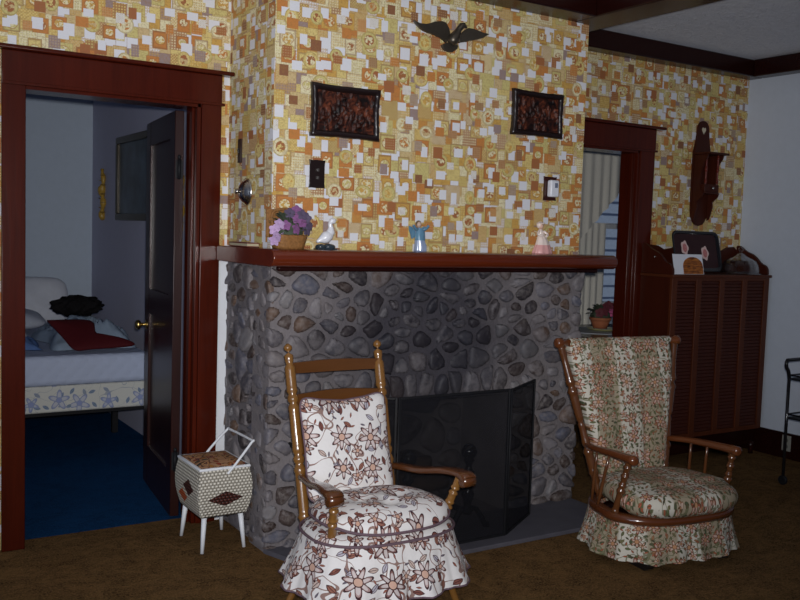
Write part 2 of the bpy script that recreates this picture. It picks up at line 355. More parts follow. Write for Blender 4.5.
# ------------------------------------------------------------------ mesh helpers
class MB:
    def __init__(s):
        s.bm = bmesh.new(); s.uv = s.bm.loops.layers.uv.new('UVMap'); s.fix = s.bm.faces.layers.int.new('fix')
    def face(s, vs, uvs=None, mi=0, smooth=False):
        try: f = s.bm.faces.new(vs)
        except ValueError: return None
        f.material_index = mi; f.smooth = smooth
        if uvs:
            f[s.fix] = 1
            for l, q in zip(f.loops, uvs): l[s.uv].uv = q
        return f
    def v(s, p): return s.bm.verts.new(p)
    def box(s, x0, x1, y0, y1, z0, z1, bev=0, mi=0, seg=2, mat=None):
        P = [(x, y, z) for x in (x0, x1) for y in (y0, y1) for z in (z0, z1)]
        if mat: P = [mat @ Vector(p) for p in P]
        V = [s.v(p) for p in P]
        F = [s.face([V[i] for i in q], mi=mi) for q in ((0, 1, 3, 2), (4, 6, 7, 5), (0, 4, 5, 1), (2, 3, 7, 6), (0, 2, 6, 4), (1, 5, 7, 3))]
        if bev:
            ed = list({e for f in F for e in f.edges})
            r = bmesh.ops.bevel(s.bm, geom=ed, offset=bev, segments=seg, profile=.5, affect='EDGES', material=-1)
            for f in r['faces']: f.smooth = True; f.material_index = mi
        return s
    def grid(s, P, cu=False, cv=False, uvf=None, mi=0, smooth=True):
        n, m = len(P), len(P[0]); V = [[s.v(p) for p in row] for row in P]
        for i in range(n if cu else n-1):
            for j in range(m if cv else m-1):
                a, b, c, d = (i, j), (i+1, j), (i+1, j+1), (i, j+1)
                vs = [V[x % n][y % m] for x, y in (a, b, c, d)]
                s.face(vs, [uvf(x, y) for x, y in (a, b, c, d)] if uvf else None, mi, smooth)
        return V
    def tube(s, pts, r, n=10, caps=True, mi=0, closed=False, sx=1, sy=1, up=None, smooth=True):
        pts = [Vector(p) for p in pts]; N = len(pts); R = r if isinstance(r, (list, tuple)) else [r]*N
        ref = Vector(up) if up else None; rows = []
        for i, p in enumerate(pts):
            if closed: t = pts[(i+1) % N]-pts[i-1]
            else: t = pts[min(i+1, N-1)]-pts[max(i-1, 0)]
            if t.length < 1e-9: t = Vector((0, 0, 1))
            t.normalize()
            if ref is None: ref = Vector((0, 0, 1)) if abs(t.z) < .9 else Vector((1, 0, 0))
            a = (ref-t*ref.dot(t))
            if a.length < 1e-6: a = t.orthogonal()
            a.normalize(); b = t.cross(a)
            if not up: ref = a
            rows.append([p+a*(cos(2*pi*k/n)*R[i]*sy)+b*(sin(2*pi*k/n)*R[i]*sx) for k in range(n)])
        V = s.grid(rows, closed, True, mi=mi, smooth=smooth)
        if caps and not closed:
            s.face(V[0][::-1], mi=mi); s.face(V[-1], mi=mi)
        return s
    def turned(s, p0, p1, prof, n=14, mi=0):
        p0, p1 = Vector(p0), Vector(p1); t = (p1-p0); d = t.normalized(); a = d.orthogonal().normalized(); b = d.cross(a)
        rows = [[p0+t*q+a*(cos(2*pi*k/n)*r)+b*(sin(2*pi*k/n)*r) for k in range(n)] for q, r in prof]
        V = s.grid(rows, False, True, mi=mi); s.face(V[0][::-1], mi=mi); s.face(V[-1], mi=mi); return s
    def ell(s, c, rx, ry, rz, nu=14, nv=9, mi=0, mat=None, fn=None):
        c = Vector(c); rows = []
        for j in range(nv+1):
            ph = -pi/2+pi*j/nv; row = []
            for i in range(nu):
                th = 2*pi*i/nu; q = Vector((rx*cos(ph)*cos(th), ry*cos(ph)*sin(th), rz*sin(ph)))
                if fn: q = q*fn(th, ph)
                if mat: q = mat @ q
                row.append(c+q)
            rows.append(row)
        s.grid(rows, False, True, mi=mi); return s
    def prism(s, poly, fn, w0, w1, bev=0, mi=0, smooth=False):
        A = [s.v(fn(x, y, w0)) for x, y in poly]; B = [s.v(fn(x, y, w1)) for x, y in poly]; n = len(poly)
        F = [s.face(A[::-1], mi=mi), s.face(B, mi=mi)]
        for i in range(n): F.append(s.face([A[i], A[(i+1) % n], B[(i+1) % n], B[i]], mi=mi, smooth=smooth))
        if bev:
            ed = [e for e in F[0].edges]+[e for e in F[1].edges]
            bmesh.ops.bevel(s.bm, geom=ed, offset=bev, segments=2, profile=.5, affect='EDGES')
        return s
    def puff(s, outl, fn, top, bot, rings=8, uvf=None, pw=2.6, mi=0, dim=None):
        """soft cushion: outl = closed 2D outline, fn(x, y, h) -> 3D"""
        n = len(outl); cx = sum(p[0] for p in outl)/n; cy = sum(p[1] for p in outl)/n
        seq = [(i/rings, 1) for i in range(1, rings+1)]
        def P(q, sd):
            row = []; h = (max(0, 1-q**pw))**.5
            for x, y in outl:
                X, Y = cx+(x-cx)*q, cy+(y-cy)*q; hh = (top if sd > 0 else -bot)*h
                if dim and sd > 0: hh -= dim(X, Y)*h
                row.append((fn(X, Y, hh), (X, Y)))
            return row
        qs = [sin(pi/2*i/rings) for i in range(1, rings+1)]
        rows = [P(q, 1) for q in qs]+[P(q, -1) for q in qs[::-1][1:]]
        V = [[s.v(p) for p, _ in row] for row in rows]
        uvq = [[q for _, q in row] for row in rows]
        for i in range(len(V)-1):
            for j in range(n):
                k = (j+1) % n; off = 0 if i < rings-1 else .37
                uu = [uvq[i][j], uvq[i][k], uvq[i+1][k], uvq[i+1][j]]
                s.face([V[i][j], V[i][k], V[i+1][k], V[i+1][j]], [(a, b+off) for a, b in uu], mi, True)
        for row, q, rev in ((V[0], uvq[0], False), (V[-1], uvq[-1], True)):
            sd = 1 if not rev else -1; hh = (top if sd > 0 else -bot)
            if dim and sd > 0: hh -= dim(cx, cy)
            c = s.v(fn(cx, cy, hh))
            for j in range(n):
                k = (j+1) % n; s.face([c, row[k], row[j]], [(cx, cy), q[k], q[j]], mi, True)
        return s
    def build(s, name, mats, parent=None, off=None):
        bm = s.bm; bmesh.ops.recalc_face_normals(bm, faces=bm.faces)
        for f in bm.faces:
            if f[s.fix]: continue
            nx, ny, nz = (abs(c) for c in f.normal)
            for l in f.loops:
                p = l.vert.co
                l[s.uv].uv = (p.x, p.z) if ny >= nx and ny >= nz else ((-p.y, p.z) if nx >= nz else (p.x, p.y))
        if off is not None: bmesh.ops.translate(bm, verts=bm.verts, vec=-Vector(off))
        me = bpy.data.meshes.new(name); bm.to_mesh(me); bm.free()
        for m in (mats if isinstance(mats, (list, tuple)) else [mats]): me.materials.append(m)
        o = bpy.data.objects.new(name, me); COL.objects.link(o)
        if parent: o.parent = parent
        return o
    def centre(s):
        X = [v.co for v in s.bm.verts]
        return Vector(((min(p.x for p in X)+max(p.x for p in X))/2, (min(p.y for p in X)+max(p.y for p in X))/2, min(p.z for p in X)))
class Thing:
    def __init__(s, name, label, cat, loc=(0, 0, 0), rotz=0, local=False, group=None):
        o = bpy.data.objects.new(name, None); COL.objects.link(o); o.empty_display_size = .1
        o.location = loc; o.rotation_euler = (0, 0, rotz); o['label'] = label; o['category'] = cat
        if group: o['group'] = group
        s.o = o; s.off = None if local else Vector(loc)
    def part(s, name, mb, mat, label=None, parent=None):
        p = mb.build(name, mat, parent or s.o, s.off)
        if label: p['label'] = label
        return p
def solo(name, mb, mat, label, cat, group=None):
    c = mb.centre(); o = mb.build(name, mat, None, c); o.location = c; o['label'] = label; o['category'] = cat
    if group: o['group'] = group
    return o
def struct(name, mb, mat, parent=None):
    o = mb.build(name, mat, parent); 
    if not parent: o['kind'] = 'structure'
    return o
def bez(pts, n=6):
    """Catmull-Rom through points"""
    P = [Vector(p) for p in pts]; out = []
    for i in range(len(P)-1):
        a, b, c, d = P[max(i-1, 0)], P[i], P[i+1], P[min(i+2, len(P)-1)]
        for k in range(n):
            t = k/n; out.append(.5*((2*b)+(c-a)*t+(2*a-5*b+4*c-d)*t*t+(3*b-a-3*c+d)*t**3))
    return out+[P[-1]]
rnd = random.Random(7)

# ------------------------------------------------------------------ room shell
CZ = 2.81
mb = MB(); mb.box(-1.6, 7.6, -1.8, 4.494, -.1, 0); mb.box(2.05, 7.6, 4.494, 6.4, -.1, 0); struct('floor', mb, CARPET)
mb = MB(); mb.box(-2.4, 2.05, 4.494, 8.0, -.1, 0); struct('floor_bedroom', mb, BLUEC)
mb = MB(); mb.box(-1.6, 7.6, -3.6, 8.0, CZ, CZ+.1); mb.box(-2.4, -1.6, 4.40, 8.0, CZ, CZ+.1); struct('ceiling', mb, CEIL)  # lengthened past the floor behind the camera to block sunlight

def two_sided(mb, y):          # living-room faces get paper, the rest plain plaster
    bmesh.ops.recalc_face_normals(mb.bm, faces=mb.bm.faces)
    for f in mb.bm.faces:
        if f.normal.y > .5: f.material_index = 1
mb = MB()
for x0, x1, z0, z1 in ((-1.6, .768, 0, CZ), (.768, 1.605, 2.105, CZ), (1.605, 3.83, 0, CZ), (3.83, 4.66, 2.105, CZ), (4.66, 5.77, 0, CZ)):
    mb.box(x0, x1, 4.40, 4.53, z0, z1)
two_sided(mb, 4.4); struct('wall_back', mb, [PAPER, BEDW])
mb = MB(); mb.box(5.77, 5.9, -1.8, 4.53, 0, CZ); struct('wall_right', mb, BLUEW)
mb = MB()
mb.box(1.755, 3.66, 3.87, 4.40, 1.41, CZ); struct('wall_chimney_breast', mb, PAPER)
mb = MB(); mb.box(-2.4, 1.95, 7.889, 8.0, 0, CZ); struct('wall_bedroom_back', mb, BEDW)
mb = MB(); mb.box(1.95, 2.05, 4.53, 8.0, 0, CZ); struct('wall_bedroom_right', mb, BEDW2)
# far room with a window
WX0, WX1, WZ0, WZ1 = 5.7, 6.75, .85, 2.2
mb = MB()
for x0, x1, z0, z1 in ((2.05, WX0, 0, CZ), (WX1, 7.6, 0, CZ), (WX0, WX1, 0, WZ0), (WX0, WX1, WZ1, CZ)): mb.box(x0, x1, 6.25, 6.4, z0, z1)
struct('wall_far_room', mb, BEDW)
mb = MB(); mb.box(7.5, 7.6, 4.4, 6.4, 0, CZ); struct('wall_far_right', mb, BEDW)

# ceiling beams
def beam(i, *b, m=BEAM):
    mb = MB(); mb.box(*b, bev=.008); mb2 = mb; struct('trim_%d' % i, mb, m)
beam(1, 3.68, 5.77, 4.285, 4.40, 2.69, 2.81)
beam(2, 5.655, 5.77, -1.8, 4.285, 2.69, 2.81)
beam(3, 1.4, 3.55, 3.70, 3.87, 2.69, 2.81)
beam(4, 3.55, 3.785, -1.8, 4.285, 2.69, 2.81)
# baseboards
mb = MB(); mb.box(5.75, 5.77, -1.8, 4.40, 0, .165); mb.box(5.756, 5.77, -1.8, 4.40, .165, .18); struct('baseboard_right', mb, BEAM)
mb = MB(); mb.box(4.78, 5.75, 4.38, 4.40, 0, .18); struct('baseboard_back', mb, BEAM)
mb = MB(); mb.box(1.703, 1.757, 4.385, 4.40, 0, 1.335); struct('trim_5', mb, WHITEP)

def casing(i, xa0, xa1, xb0, xb1, z, zt, capx0, capx1):
    """left board xa0-xa1 (None to skip), right board xb0-xb1, head up to zt"""
    mb = MB()
    if xa0 is not None: mb.box(xa0, xa1, 4.365, 4.40, 0, z, bev=.004); mb.box(xa1-.02, xa1-.002, 4.375, 4.53, 0, z)
    mb.box(xb0, xb1, 4.365, 4.40, 0, z, bev=.004)
    mb.box(xb0-.02, xb0, 4.375, 4.53, 0, z, bev=.003); mb.box(xb0-.034, xb0-.02, 4.41, 4.45, 0, z-.02, bev=.003)
    L = xa0 if xa0 is not None else 3.676
    mb.box(L, xb1, 4.36, 4.40, z, zt, bev=.004); mb.box(L+.06, xb0, 4.375, 4.53, z-.02, z)
    mb.box(capx0, capx1, 4.33, 4.40, zt, zt+.02, bev=.006); mb.box(L, xb1+.012, 4.352, 4.40, z-.006, z+.008, bev=.003)
    struct('trim_%d' % i, mb, MAHO)
casing(6, .69, .79, 1.60, 1.702, 2.10, 2.242, .66, 1.755)
casing(7, None, None, 4.65, 4.785, 2.10, 2.245, 3.676, 4.85)

# bedroom door, opened into the bedroom
d = Vector((.115, .993, 0)).normalized(); nrm = Vector((d.y, -d.x, 0))
DM = Matrix(((d.x, nrm.x, 0, 1.512), (d.y, nrm.y, 0, 4.50), (0, 0, 1, 0), (0, 0, 0, 1)))
mb = MB()
W_, H_ = .75, 2.07
for a in ((0, .115), (W_-.115, W_)): mb.box(a[0], a[1], 0, .045, .012, H_, bev=.003, mat=DM)
for z0, z1 in ((.012, .24), (1.0, 1.14), (H_-.13, H_)): mb.box(.115, W_-.115, .001, .044, z0, z1, mat=DM)
for z0, z1 in ((.24, 1.0), (1.14, H_-.13)): mb.box(.115, W_-.115, .014, .031, z0, z1, mat=DM)
door = struct('door_1', mb, DOORW)
mb = MB(); mb.turned(DM @ Vector((W_-.06, .0, .93)), DM @ Vector((W_-.06, -.065, .93)), [(0, .026), (.08, .026), (.1, .011), (.5, .011), (.55, .022), (.75, .029), (.95, .022), (1, .008)]); kb = struct('door_knob', mb, BRASS, door)
for z in (.3, 1.78):
    mb = MB(); mb.tube([DM @ Vector((-.012, .02, z-.05)), DM @ Vector((-.012, .02, z+.05))], .009); mb.box(-.004, .0, .004, .04, z-.045, z+.045, mat=DM); mb.ell(DM @ Vector((-.012, .02, z+.06)), .009, .009, .012); struct('hinge', mb, BLACK, door)

# far-room window
mb = MB()
for b in ((WX0-.09, WX0, 6.215, 6.25, WZ0-.05, WZ1+.1), (WX1, WX1+.09, 6.215, 6.25, WZ0-.05, WZ1+.1), (WX0, WX1, 6.215, 6.25, WZ1, WZ1+.1), (WX0-.1, WX1+.1, 6.19, 6.25, WZ0-.05, WZ0)): mb.box(*b, bev=.004)
for b in ((WX0, WX0+.05, 6.28, 6.33, WZ0, WZ1), (WX1-.05, WX1, 6.28, 6.33, WZ0, WZ1), (WX0, WX1, 6.28, 6.33, WZ0, WZ0+.06), (WX0, WX1, 6.28, 6.33, WZ1-.06, WZ1), (WX0, WX1, 6.27, 6.33, 1.60, 1.65)): mb.box(*b)
win = struct('window_1', mb, plain('window_paint', sr(206, 208, 210), .45))
mb = MB(); mb.box(WX0+.05, WX1-.05, 6.30, 6.304, WZ0+.06, WZ1-.06); struct('pane', mb, GLASS, win)

# ------------------------------------------------------------------ stone fireplace
def clip(poly, nx, ny, c):       # keep nx*x+ny*y <= c
    out = []
    for i in range(len(poly)):
        p, q = poly[i], poly[(i+1) % len(poly)]
        a, b = nx*p[0]+ny*p[1]-c, nx*q[0]+ny*q[1]-c
        if a <= 0: out.append(p)
        if (a < 0 < b) or (b < 0 < a):
            t = a/(a-b); out.append((p[0]+(q[0]-p[0])*t, p[1]+(q[1]-p[1])*t))
    return out
def stones(mb, cl, W, H, fn, dmin, seed, hole=None, ext=.02, extra=(), thick=(.014, .032), gap=(.006, .017), ax=1.25):
    """river stones packed over a W x H face; fn(x, y, h) -> 3D with h out of the face"""
    rg = random.Random(seed); S = list(extra); tries = 0
    ne = len(S)
    def inhole(x, y, m=0): return hole and hole[0]-m < x < hole[1]+m and y < hole[2]+m
    while tries < 9000:
        tries += 1; x, y = rg.uniform(-.01, W+.01), rg.uniform(-.01, H+.01)
        if inhole(x, y, .03): continue
        if ne and hole and hole[0]-.02 < x < hole[1]+.02 and y < hole[2]+.19: continue
        dd = dmin*(.66+.9*abs(sin(x*9.1+seed)*cos(y*7.3+seed*2)))
        if all(((x-a)/ax)**2+(y-b)**2 > dd*dd for a, b in S): S.append((x, y))
    for (x, y) in S:
        poly = [(-ext, -.0), (W+ext, -.0), (W+ext, H), (-ext, H)]
        near = sorted(S, key=lambda q: (q[0]-x)**2+(q[1]-y)**2)[1:16]
        for a, b in near:
            # bisector under the stretched metric
            nx, ny = (a-x)/ax**2, (b-y); c = ((a*a-x*x)/ax**2+(b*b-y*y))/2
            poly = clip(poly, nx, ny, c)
            if len(poly) < 3: break
        if len(poly) < 3: continue
        if hole:
            if y > hole[2]-.02 and not (x < hole[0]-.02 or x > hole[1]+.02): poly = clip(poly, 0, -1, -hole[2])
            elif x <= hole[0] and y < hole[2]+.12: poly = clip(poly, 1, 0, hole[0])
            elif x >= hole[1] and y < hole[2]+.12: poly = clip(poly, -1, 0, -hole[1])
        if len(poly) < 3: continue
        A = sum(poly[i][0]*poly[(i+1) % len(poly)][1]-poly[(i+1) % len(poly)][0]*poly[i][1] for i in range(len(poly)))/2
        if A < .0009: continue
        cx = sum(p[0] for p in poly)/len(poly); cy = sum(p[1] for p in poly)/len(poly)
        rm = math.sqrt(A/pi); k = max(.5, 1-rg.uniform(*gap)/rm)
        poly = [(cx+(px-cx)*k, cy+(py-cy)*k) for px, py in poly]
        # drop short edges, then round the corners twice
        for it in range(3):
            q = []
            for i in range(len(poly)):
                p0, p1 = poly[i], poly[(i+1) % len(poly)]
                q += [(p0[0]*.75+p1[0]*.25, p0[1]*.75+p1[1]*.25), (p0[0]*.25+p1[0]*.75, p0[1]*.25+p1[1]*.75)]
            poly = q
            if len(poly) > 26: break
        poly = [(px+rg.uniform(-1, 1)*.0024, py+rg.uniform(-1, 1)*.0024) for px, py in poly]
        h = rg.uniform(*thick)*min(1.2, max(.6, rm/.05)); tx, ty = rg.uniform(-.2, .2), rg.uniform(-.2, .2)
        n = len(poly); colr = (rg.random(), rg.random(), rg.random(), 1)
        rows = []
        for q, hh in ((1.0, -.012), (.985, .25), (.93, .55), (.80, .82), (.55, .97), (.25, 1.0)):
            rows.append([mb.v(fn(cx+(px-cx)*q, cy+(py-cy)*q, (hh*h if hh > 0 else hh)+((px-cx)*tx+(py-cy)*ty)*q*(hh > 0)+rg.uniform(-1, 1)*.0008)) for px, py in poly])
        fs = []
        for i in range(len(rows)-1):
            for j in range(n): fs.append(mb.face([rows[i][j], rows[i][(j+1) % n], rows[i+1][(j+1) % n], rows[i+1][j]], None, 1, True))
        fs.append(mb.face(rows[-1], None, 1, True))
        for f in fs:
            if f:
                for l in f.loops: l[cl] = colr
SX0, SX1, SY, SZ = 1.735, 3.635, 3.815, 1.330
OX0, OX1, OZ = 2.20, 3.14, .655
t = Thing('stone_fireplace', 'grey river stone fireplace with sooty chimney front below the wooden mantel', 'fireplace', ((SX0+SX1)/2, SY, 0))
mb = MB(); cl = mb.bm.loops.layers.float_color.new('stone')
for b in ((SX0, OX0, SY, 4.0, 0, SZ), (OX1, SX1, SY, 4.0, 0, SZ), (OX0, OX1, SY, 4.0, OZ, SZ), (SX0+.02, 1.9, 3.9, 4.395, 0, SZ), (SX1-.2, SX1, 3.9, 4.395, 0, SZ), (1.9, SX1-.2, 4.28, 4.395, 0, SZ)): mb.box(*b)
W_ = SX1-SX0
lint = [(OX0-SX0+.045+i*.092+rnd.uniform(-.012, .012), OZ+.085+rnd.uniform(-.012, .012)) for i in range(10)]
stones(mb, cl, W_, SZ, lambda x, y, h: (SX0+x, SY-h, y), .070, 3, (OX0-SX0, OX1-SX0, OZ), .022, lint, gap=(.005, .018))
stones(mb, cl, .58, SZ, lambda x, y, h: (SX0-h+.002+x*.035, SY+x, y), .072, 11, None, .008, ax=1.15, thick=(.006, .014), gap=(.005, .02))
stones(mb, cl, .58, SZ, lambda x, y, h: (SX1+h-.004, SY+x, y), .085, 17, None, .008)
t.part('stone_facing', mb, [MORTAR, STONE])
mb = MB(); cl = mb.bm.loops.layers.float_color.new('stone')
mb.box(OX0-.05, OX1+.05, 4.22, 4.27, 0, 1.0); mb.box(OX0-.06, OX0, 4.0, 4.27, 0, 1.0); mb.box(OX1, OX1+.06, 4.0, 4.27, 0, 1.0); mb.box(OX0-.05, OX1+.05, 4.0, 4.27, .96, 1.0); mb.box(OX0-.05, OX1+.05, 3.84, 4.27, -.02, .012)
stones(mb, cl, OX1-OX0, .95, lambda x, y, h: (OX0+x, 4.22-h, y), .15, 23, None, 0, thick=(.02, .035))
t.part('firebox', mb, [MORTAR, STONE])
mb = MB(); mb.turned((1.838, SY-.02, .512), (1.838, SY-.085, .505), [(0, .006), (.45, .007), (.5, .014), (.9, .014), (1, .008)]); t.part('damper_knob', mb, BLACK, 'small black damper knob')
mb = MB(); mb.prism([(1.728, 3.82), (1.735, 3.80), (1.80, 3.60), (1.86, 3.372), (3.54, 3.372), (3.62, 3.45), (3.62, 3.82)], lambda x, y, w: (x, y, w), .0, .022, bev=.004)
solo('hearth_slab', mb, SLAB, 'flat grey slate hearth slab on the carpet before the fireplace', 'hearth')

# mantel shelf
mb = MB()
prof = [(4.36, 1.408), (3.715, 1.410)]+[(3.715-.037*sin(a), 1.3715+.0385*cos(a)) for a in [pi*i/10 for i in range(1, 10)]]+[(3.715, 1.333), (4.36, 1.333)]
def mend(y, z, w):
    return (w, y, z)
mb.prism(prof, mend, 1.685, 3.78, bev=.005, smooth=False)
for f in mb.bm.faces: f.smooth = abs(f.normal.x) < .5
bmesh.ops.delete(mb.bm, geom=[], context='VERTS')
m = t2 = Thing('mantel_shelf', 'long glossy red-brown wooden mantel shelf with rounded front edge', 'mantel', (2.73, 3.7, 1.333))
sh = t2.part('shelf', mb, MANTEL)
mb = MB(); mb.box(1.73, 3.68, 3.728, 3.758, 1.312, 1.3335, bev=.008); t2.part('cove_moulding', mb, BEAM)

# fire screen
t = Thing('fire_screen', 'black mesh folding fire screen standing on the hearth before the opening', 'fire screen', (2.54, 3.5, .022))
def panel(p, q, z0, z1):
    p, q = Vector(p), Vector(q); dd = (q-p).normalized(); nn = Vector((-dd.y, dd.x))
    M_ = Matrix(((dd.x, nn.x, 0, p.x), (dd.y, nn.y, 0, p.y), (0, 0, 1, 0), (0, 0, 0, 1))); L = (q-p).length
    mb = MB(); w = .011
    for b in ((0, w, z0, z1), (L-w, L, z0, z1), (w, L-w, z1-w, z1), (w, L-w, z0, z0+w)): mb.box(b[0], b[1], -.006, .006, b[2], b[3], bev=.002, mat=M_)
    fr = t.part('frame', mb, BLACK)
    mb = MB(); mb.box(w*.6, L-w*.6, -.0015, .0015, z0+w*.6, z1-w*.6, mat=M_); t.part('mesh_panel', mb, SCREEN, parent=fr)
panel((2.215, 3.455), (2.862, 3.455), .023, .757)
panel((2.868, 3.458), (3.20, 3.668), .023, .752)
panel((1.90, 3.668), (2.209, 3.458), .023, .757)
for (x, y) in ((2.212, 3.448), (2.865, 3.448)):
    mb = MB(); mb.tube([(x, y, .03), (x, y, .76)], .004); t.part('hinge', mb, BLACK)
# andirons and logs
def andiron(x, lab):
    t = Thing('andiron', lab, 'andiron', (x, 3.66, .022), group=None)
    mb = MB(); y = 3.62
    mb.turned((x, y, .10), (x, y, .46), [(0, .02), (.05, .03), (.1, .018), (.2, .022), (.28, .034), (.36, .022), (.42, .014), (.55, .016), (.6, .03), (.65, .016), (.72, .014), (.76, .028), (.80, .020), (.84, .036), (.90, .040), (.96, .03), (1, .01)]); t.part('post', mb, BLACKG)
    for s in (-1, 1):
        mb = MB(); mb.tube(bez([(x, y, .13), (x+s*.045, y-.005, .125), (x+s*.085, y-.01, .075), (x+s*.105, y-.012, .036), (x+s*.125, y-.014, .032)]), [.014]*24+[.016], 8); t.part('leg', mb, BLACKG)
    mb = MB(); mb.box(x-.011, x+.011, y+.02, 4.12, .095, .12, bev=.003); mb.box(x-.011, x+.011, 4.095, 4.12, .013, .1); t.part('log_bar', mb, BLACK)
andiron(2.748, 'black iron ball-top andiron at the right behind the fire screen')
andiron(2.385, 'black iron ball-top andiron at the left behind the fire screen')
LOGM = plain('charred_log', sr(92, 74, 60), .9, .1, .4, 18, .8)
for i, (p, q, r, lab) in enumerate((((2.30, 3.98, .168), (2.86, 3.975, .170), .045, 'grey split log lying across the andirons at the front'), ((2.36, 4.075, .17), (2.92, 4.075, .17), .042, 'second log lying across the andirons behind the front log'), ((2.42, 4.03, .262), (2.80, 4.05, .262), .035, 'small log resting on top of the other two logs'))):
    P = [Vector(p).lerp(Vector(q), k/10)+Vector((0, 0, rnd.uniform(-.004, .004))) for k in range(11)]
    mb = MB(); mb.tube(P, [r*rnd.uniform(.93, 1.05) for _ in P], 12); solo('log', mb, LOGM, lab, 'log', 'logs on the andirons')

# ------------------------------------------------------------------ things on the mantel and the breast wall
ZM = 1.4105
# flower basket
t = Thing('flower_basket', 'small brown wicker basket of purple flowers at the left end of the mantel', 'flower basket', (1.80, 3.79, ZM))
mb = MB(); ol = [(1.805+.082*max(-1, min(1, 1.15*cos(a))), 3.79+.055*max(-1, min(1, 1.15*sin(a)))) for a in [2*pi*i/28 for i in range(28)]]
rows = [[(1.805+(x-1.805)*k, 3.79+(y-3.79)*k, z+ .0016*((i+j) % 2)) for i, (x, y) in enumerate(ol)] for j, (k, z) in enumerate(((.82, ZM), (.86, ZM+.012), (.9, ZM+.024), (.95, ZM+.036), (.98, ZM+.048), (1.03, ZM+.058), (1.0, ZM+.064), (.93, ZM+.058), (.88, ZM+.03)))]
V = mb.grid(rows, False, True); mb.face(V[0]); mb.face(V[-1]); t.part('basket', mb, WICKERB)
mb = MB(); mb.tube(bez([(1.735, 3.80, ZM+.05), (1.728, 3.80, ZM+.12), (1.735, 3.80, ZM+.165), (1.80, 3.80, ZM+.18), (1.875, 3.80, ZM+.16), (1.878, 3.80, ZM+.05)]), .006, 8); t.part('handle', mb, WICKERB)
mb = MB(); mb.box(1.718, 1.885, 3.838, 3.850, ZM+.05, ZM+.178, bev=.004); t.part('lid', mb, WICKERB, 'open wicker lid standing behind the flowers')
LEAF = plain('dusty_green_leaf', sr(82, 92, 76), .6, .2, .25, 60); PUR = plain('purple_petal', sr(140, 92, 140), .6, .2, .2, 80); LIL = plain('lilac_petal', sr(190, 160, 200), .6, .2, .15, 80); PLUM = plain('plum_petal', sr(92, 80, 104), .6, .2, .2, 80)
def leafm(mb, c, d, L, w, mi=0):
    c, d = Vector(c), Vector(d).normalized(); a = d.cross(Vector((0, 0, 1)))
    if a.length < .1: a = d.orthogonal()
    a.normalize(); n = a.cross(d)
    rows = []
    for i in range(6):
        q = i/5; ww = w*(sin(pi*min(.98, q*.9+.05)))**.8
        rows.append([c+d*(L*q)+a*(s*ww)+n*(.25*w*abs(s)-.3*L*q*q) for s in (-1, -.5, 0, .5, 1)]+[])
    mb.grid(rows, mi=mi)
def blossom(mb, c, d, r, n=5, mi=0):
    c, d = Vector(c), Vector(d).normalized(); a = d.orthogonal().normalized(); b = d.cross(a)
    for k in range(n):
        th = 2*pi*k/n; e = a*cos(th)+b*sin(th); f = d.cross(e)
        rows = [[c+e*(r*q)+f*(s*r*.45*sin(pi*(.15+.75*q)))+d*(r*.45*q*(1-q)+.06*r) for s in (-1, 0, 1)] for q in (0, .3, .6, .85, 1)]
        mb.grid(rows, mi=mi)
    mb.ell(c+d*r*.1, r*.18, r*.18, r*.18, 8, 5, mi=mi)
mb = MB(); mb.ell((1.81, 3.79, ZM+.085), .068, .045, .05, 16, 8, fn=lambda t_, p_: 1+.12*sin(5*t_+3*p_))
for i in range(60):
    th, q = rnd.uniform(0, 2*pi), rnd.uniform(-.1, 1.1); dd = (cos(th)*cos(q), sin(th)*cos(q), sin(q)); leafm(mb, (1.81+dd[0]*.06, 3.79+dd[1]*.035, ZM+.09+dd[2]*.05), dd, .045, .013)
t.part('foliage', mb, LEAF)
for k, (m_, spots) in enumerate(((PUR, ((1.765, 3.735, .105), (1.82, 3.735, .135), (1.815, 3.735, .09), (1.83, 3.76, .175), (1.85, 3.74, .12))), (PLUM, ((1.87, 3.745, .14), (1.885, 3.75, .11), (1.79, 3.75, .16), (1.87, 3.74, .085), (1.845, 3.735, .155))), (LIL, ((1.715, 3.745, .085), (1.72, 3.73, .055), (1.732, 3.73, .11), (1.712, 3.74, .035))))):
    for (x, y, z) in spots:
        mb = MB(); blossom(mb, (x, y, ZM+z), (rnd.uniform(-.4, .4), -1, rnd.uniform(0, .5)), .026); 
        mb.tube([(x, y, ZM+z), (1.81, 3.785, ZM+.09)], .0016, 5)
        t.part('flower', mb, m_, ('purple', 'plum', 'pale lilac')[k]+' blossom')
# goose
t = Thing('goose_figurine', 'white goose figurine on a dark base beside the flower basket', 'figurine', (1.99, 3.78, ZM))
mb = MB(); P = bez([(1.945, 3.78, ZM+.035), (1.965, 3.78, ZM+.045), (1.99, 3.78, ZM+.056), (2.012, 3.78, ZM+.075), (2.016, 3.78, ZM+.10), (2.012, 3.78, ZM+.12), (2.024, 3.78, ZM+.134), (2.036, 3.78, ZM+.128)], 4)
mb.tube(P, [.004+.024*math.exp(-((i-8.5)/5.2)**2)+(.006 if i > 12 else 0)+(.004 if 22 < i < 27 else 0) for i in range(len(P))], 12); t.part('body', mb, plain('white_porcelain', sr(222, 222, 228), .2, .5, .04))
mb = MB(); mb.turned((2.034, 3.78, ZM+.128), (2.056, 3.78, ZM+.132), [(0, .006), (.5, .005), (1, .002)]); t.part('beak', mb, plain('beak_orange', sr(226, 178, 74), .4))
mb = MB(); mb.ell((1.965, 3.78, ZM+.012), .026, .026, .014); mb.ell((2.008, 3.78, ZM+.013), .032, .028, .015); mb.box(1.94, 2.04, 3.755, 3.805, ZM, ZM+.006, bev=.002); t.part('base', mb, plain('dark_glaze', sr(48, 58, 66), .2, .5, .2))
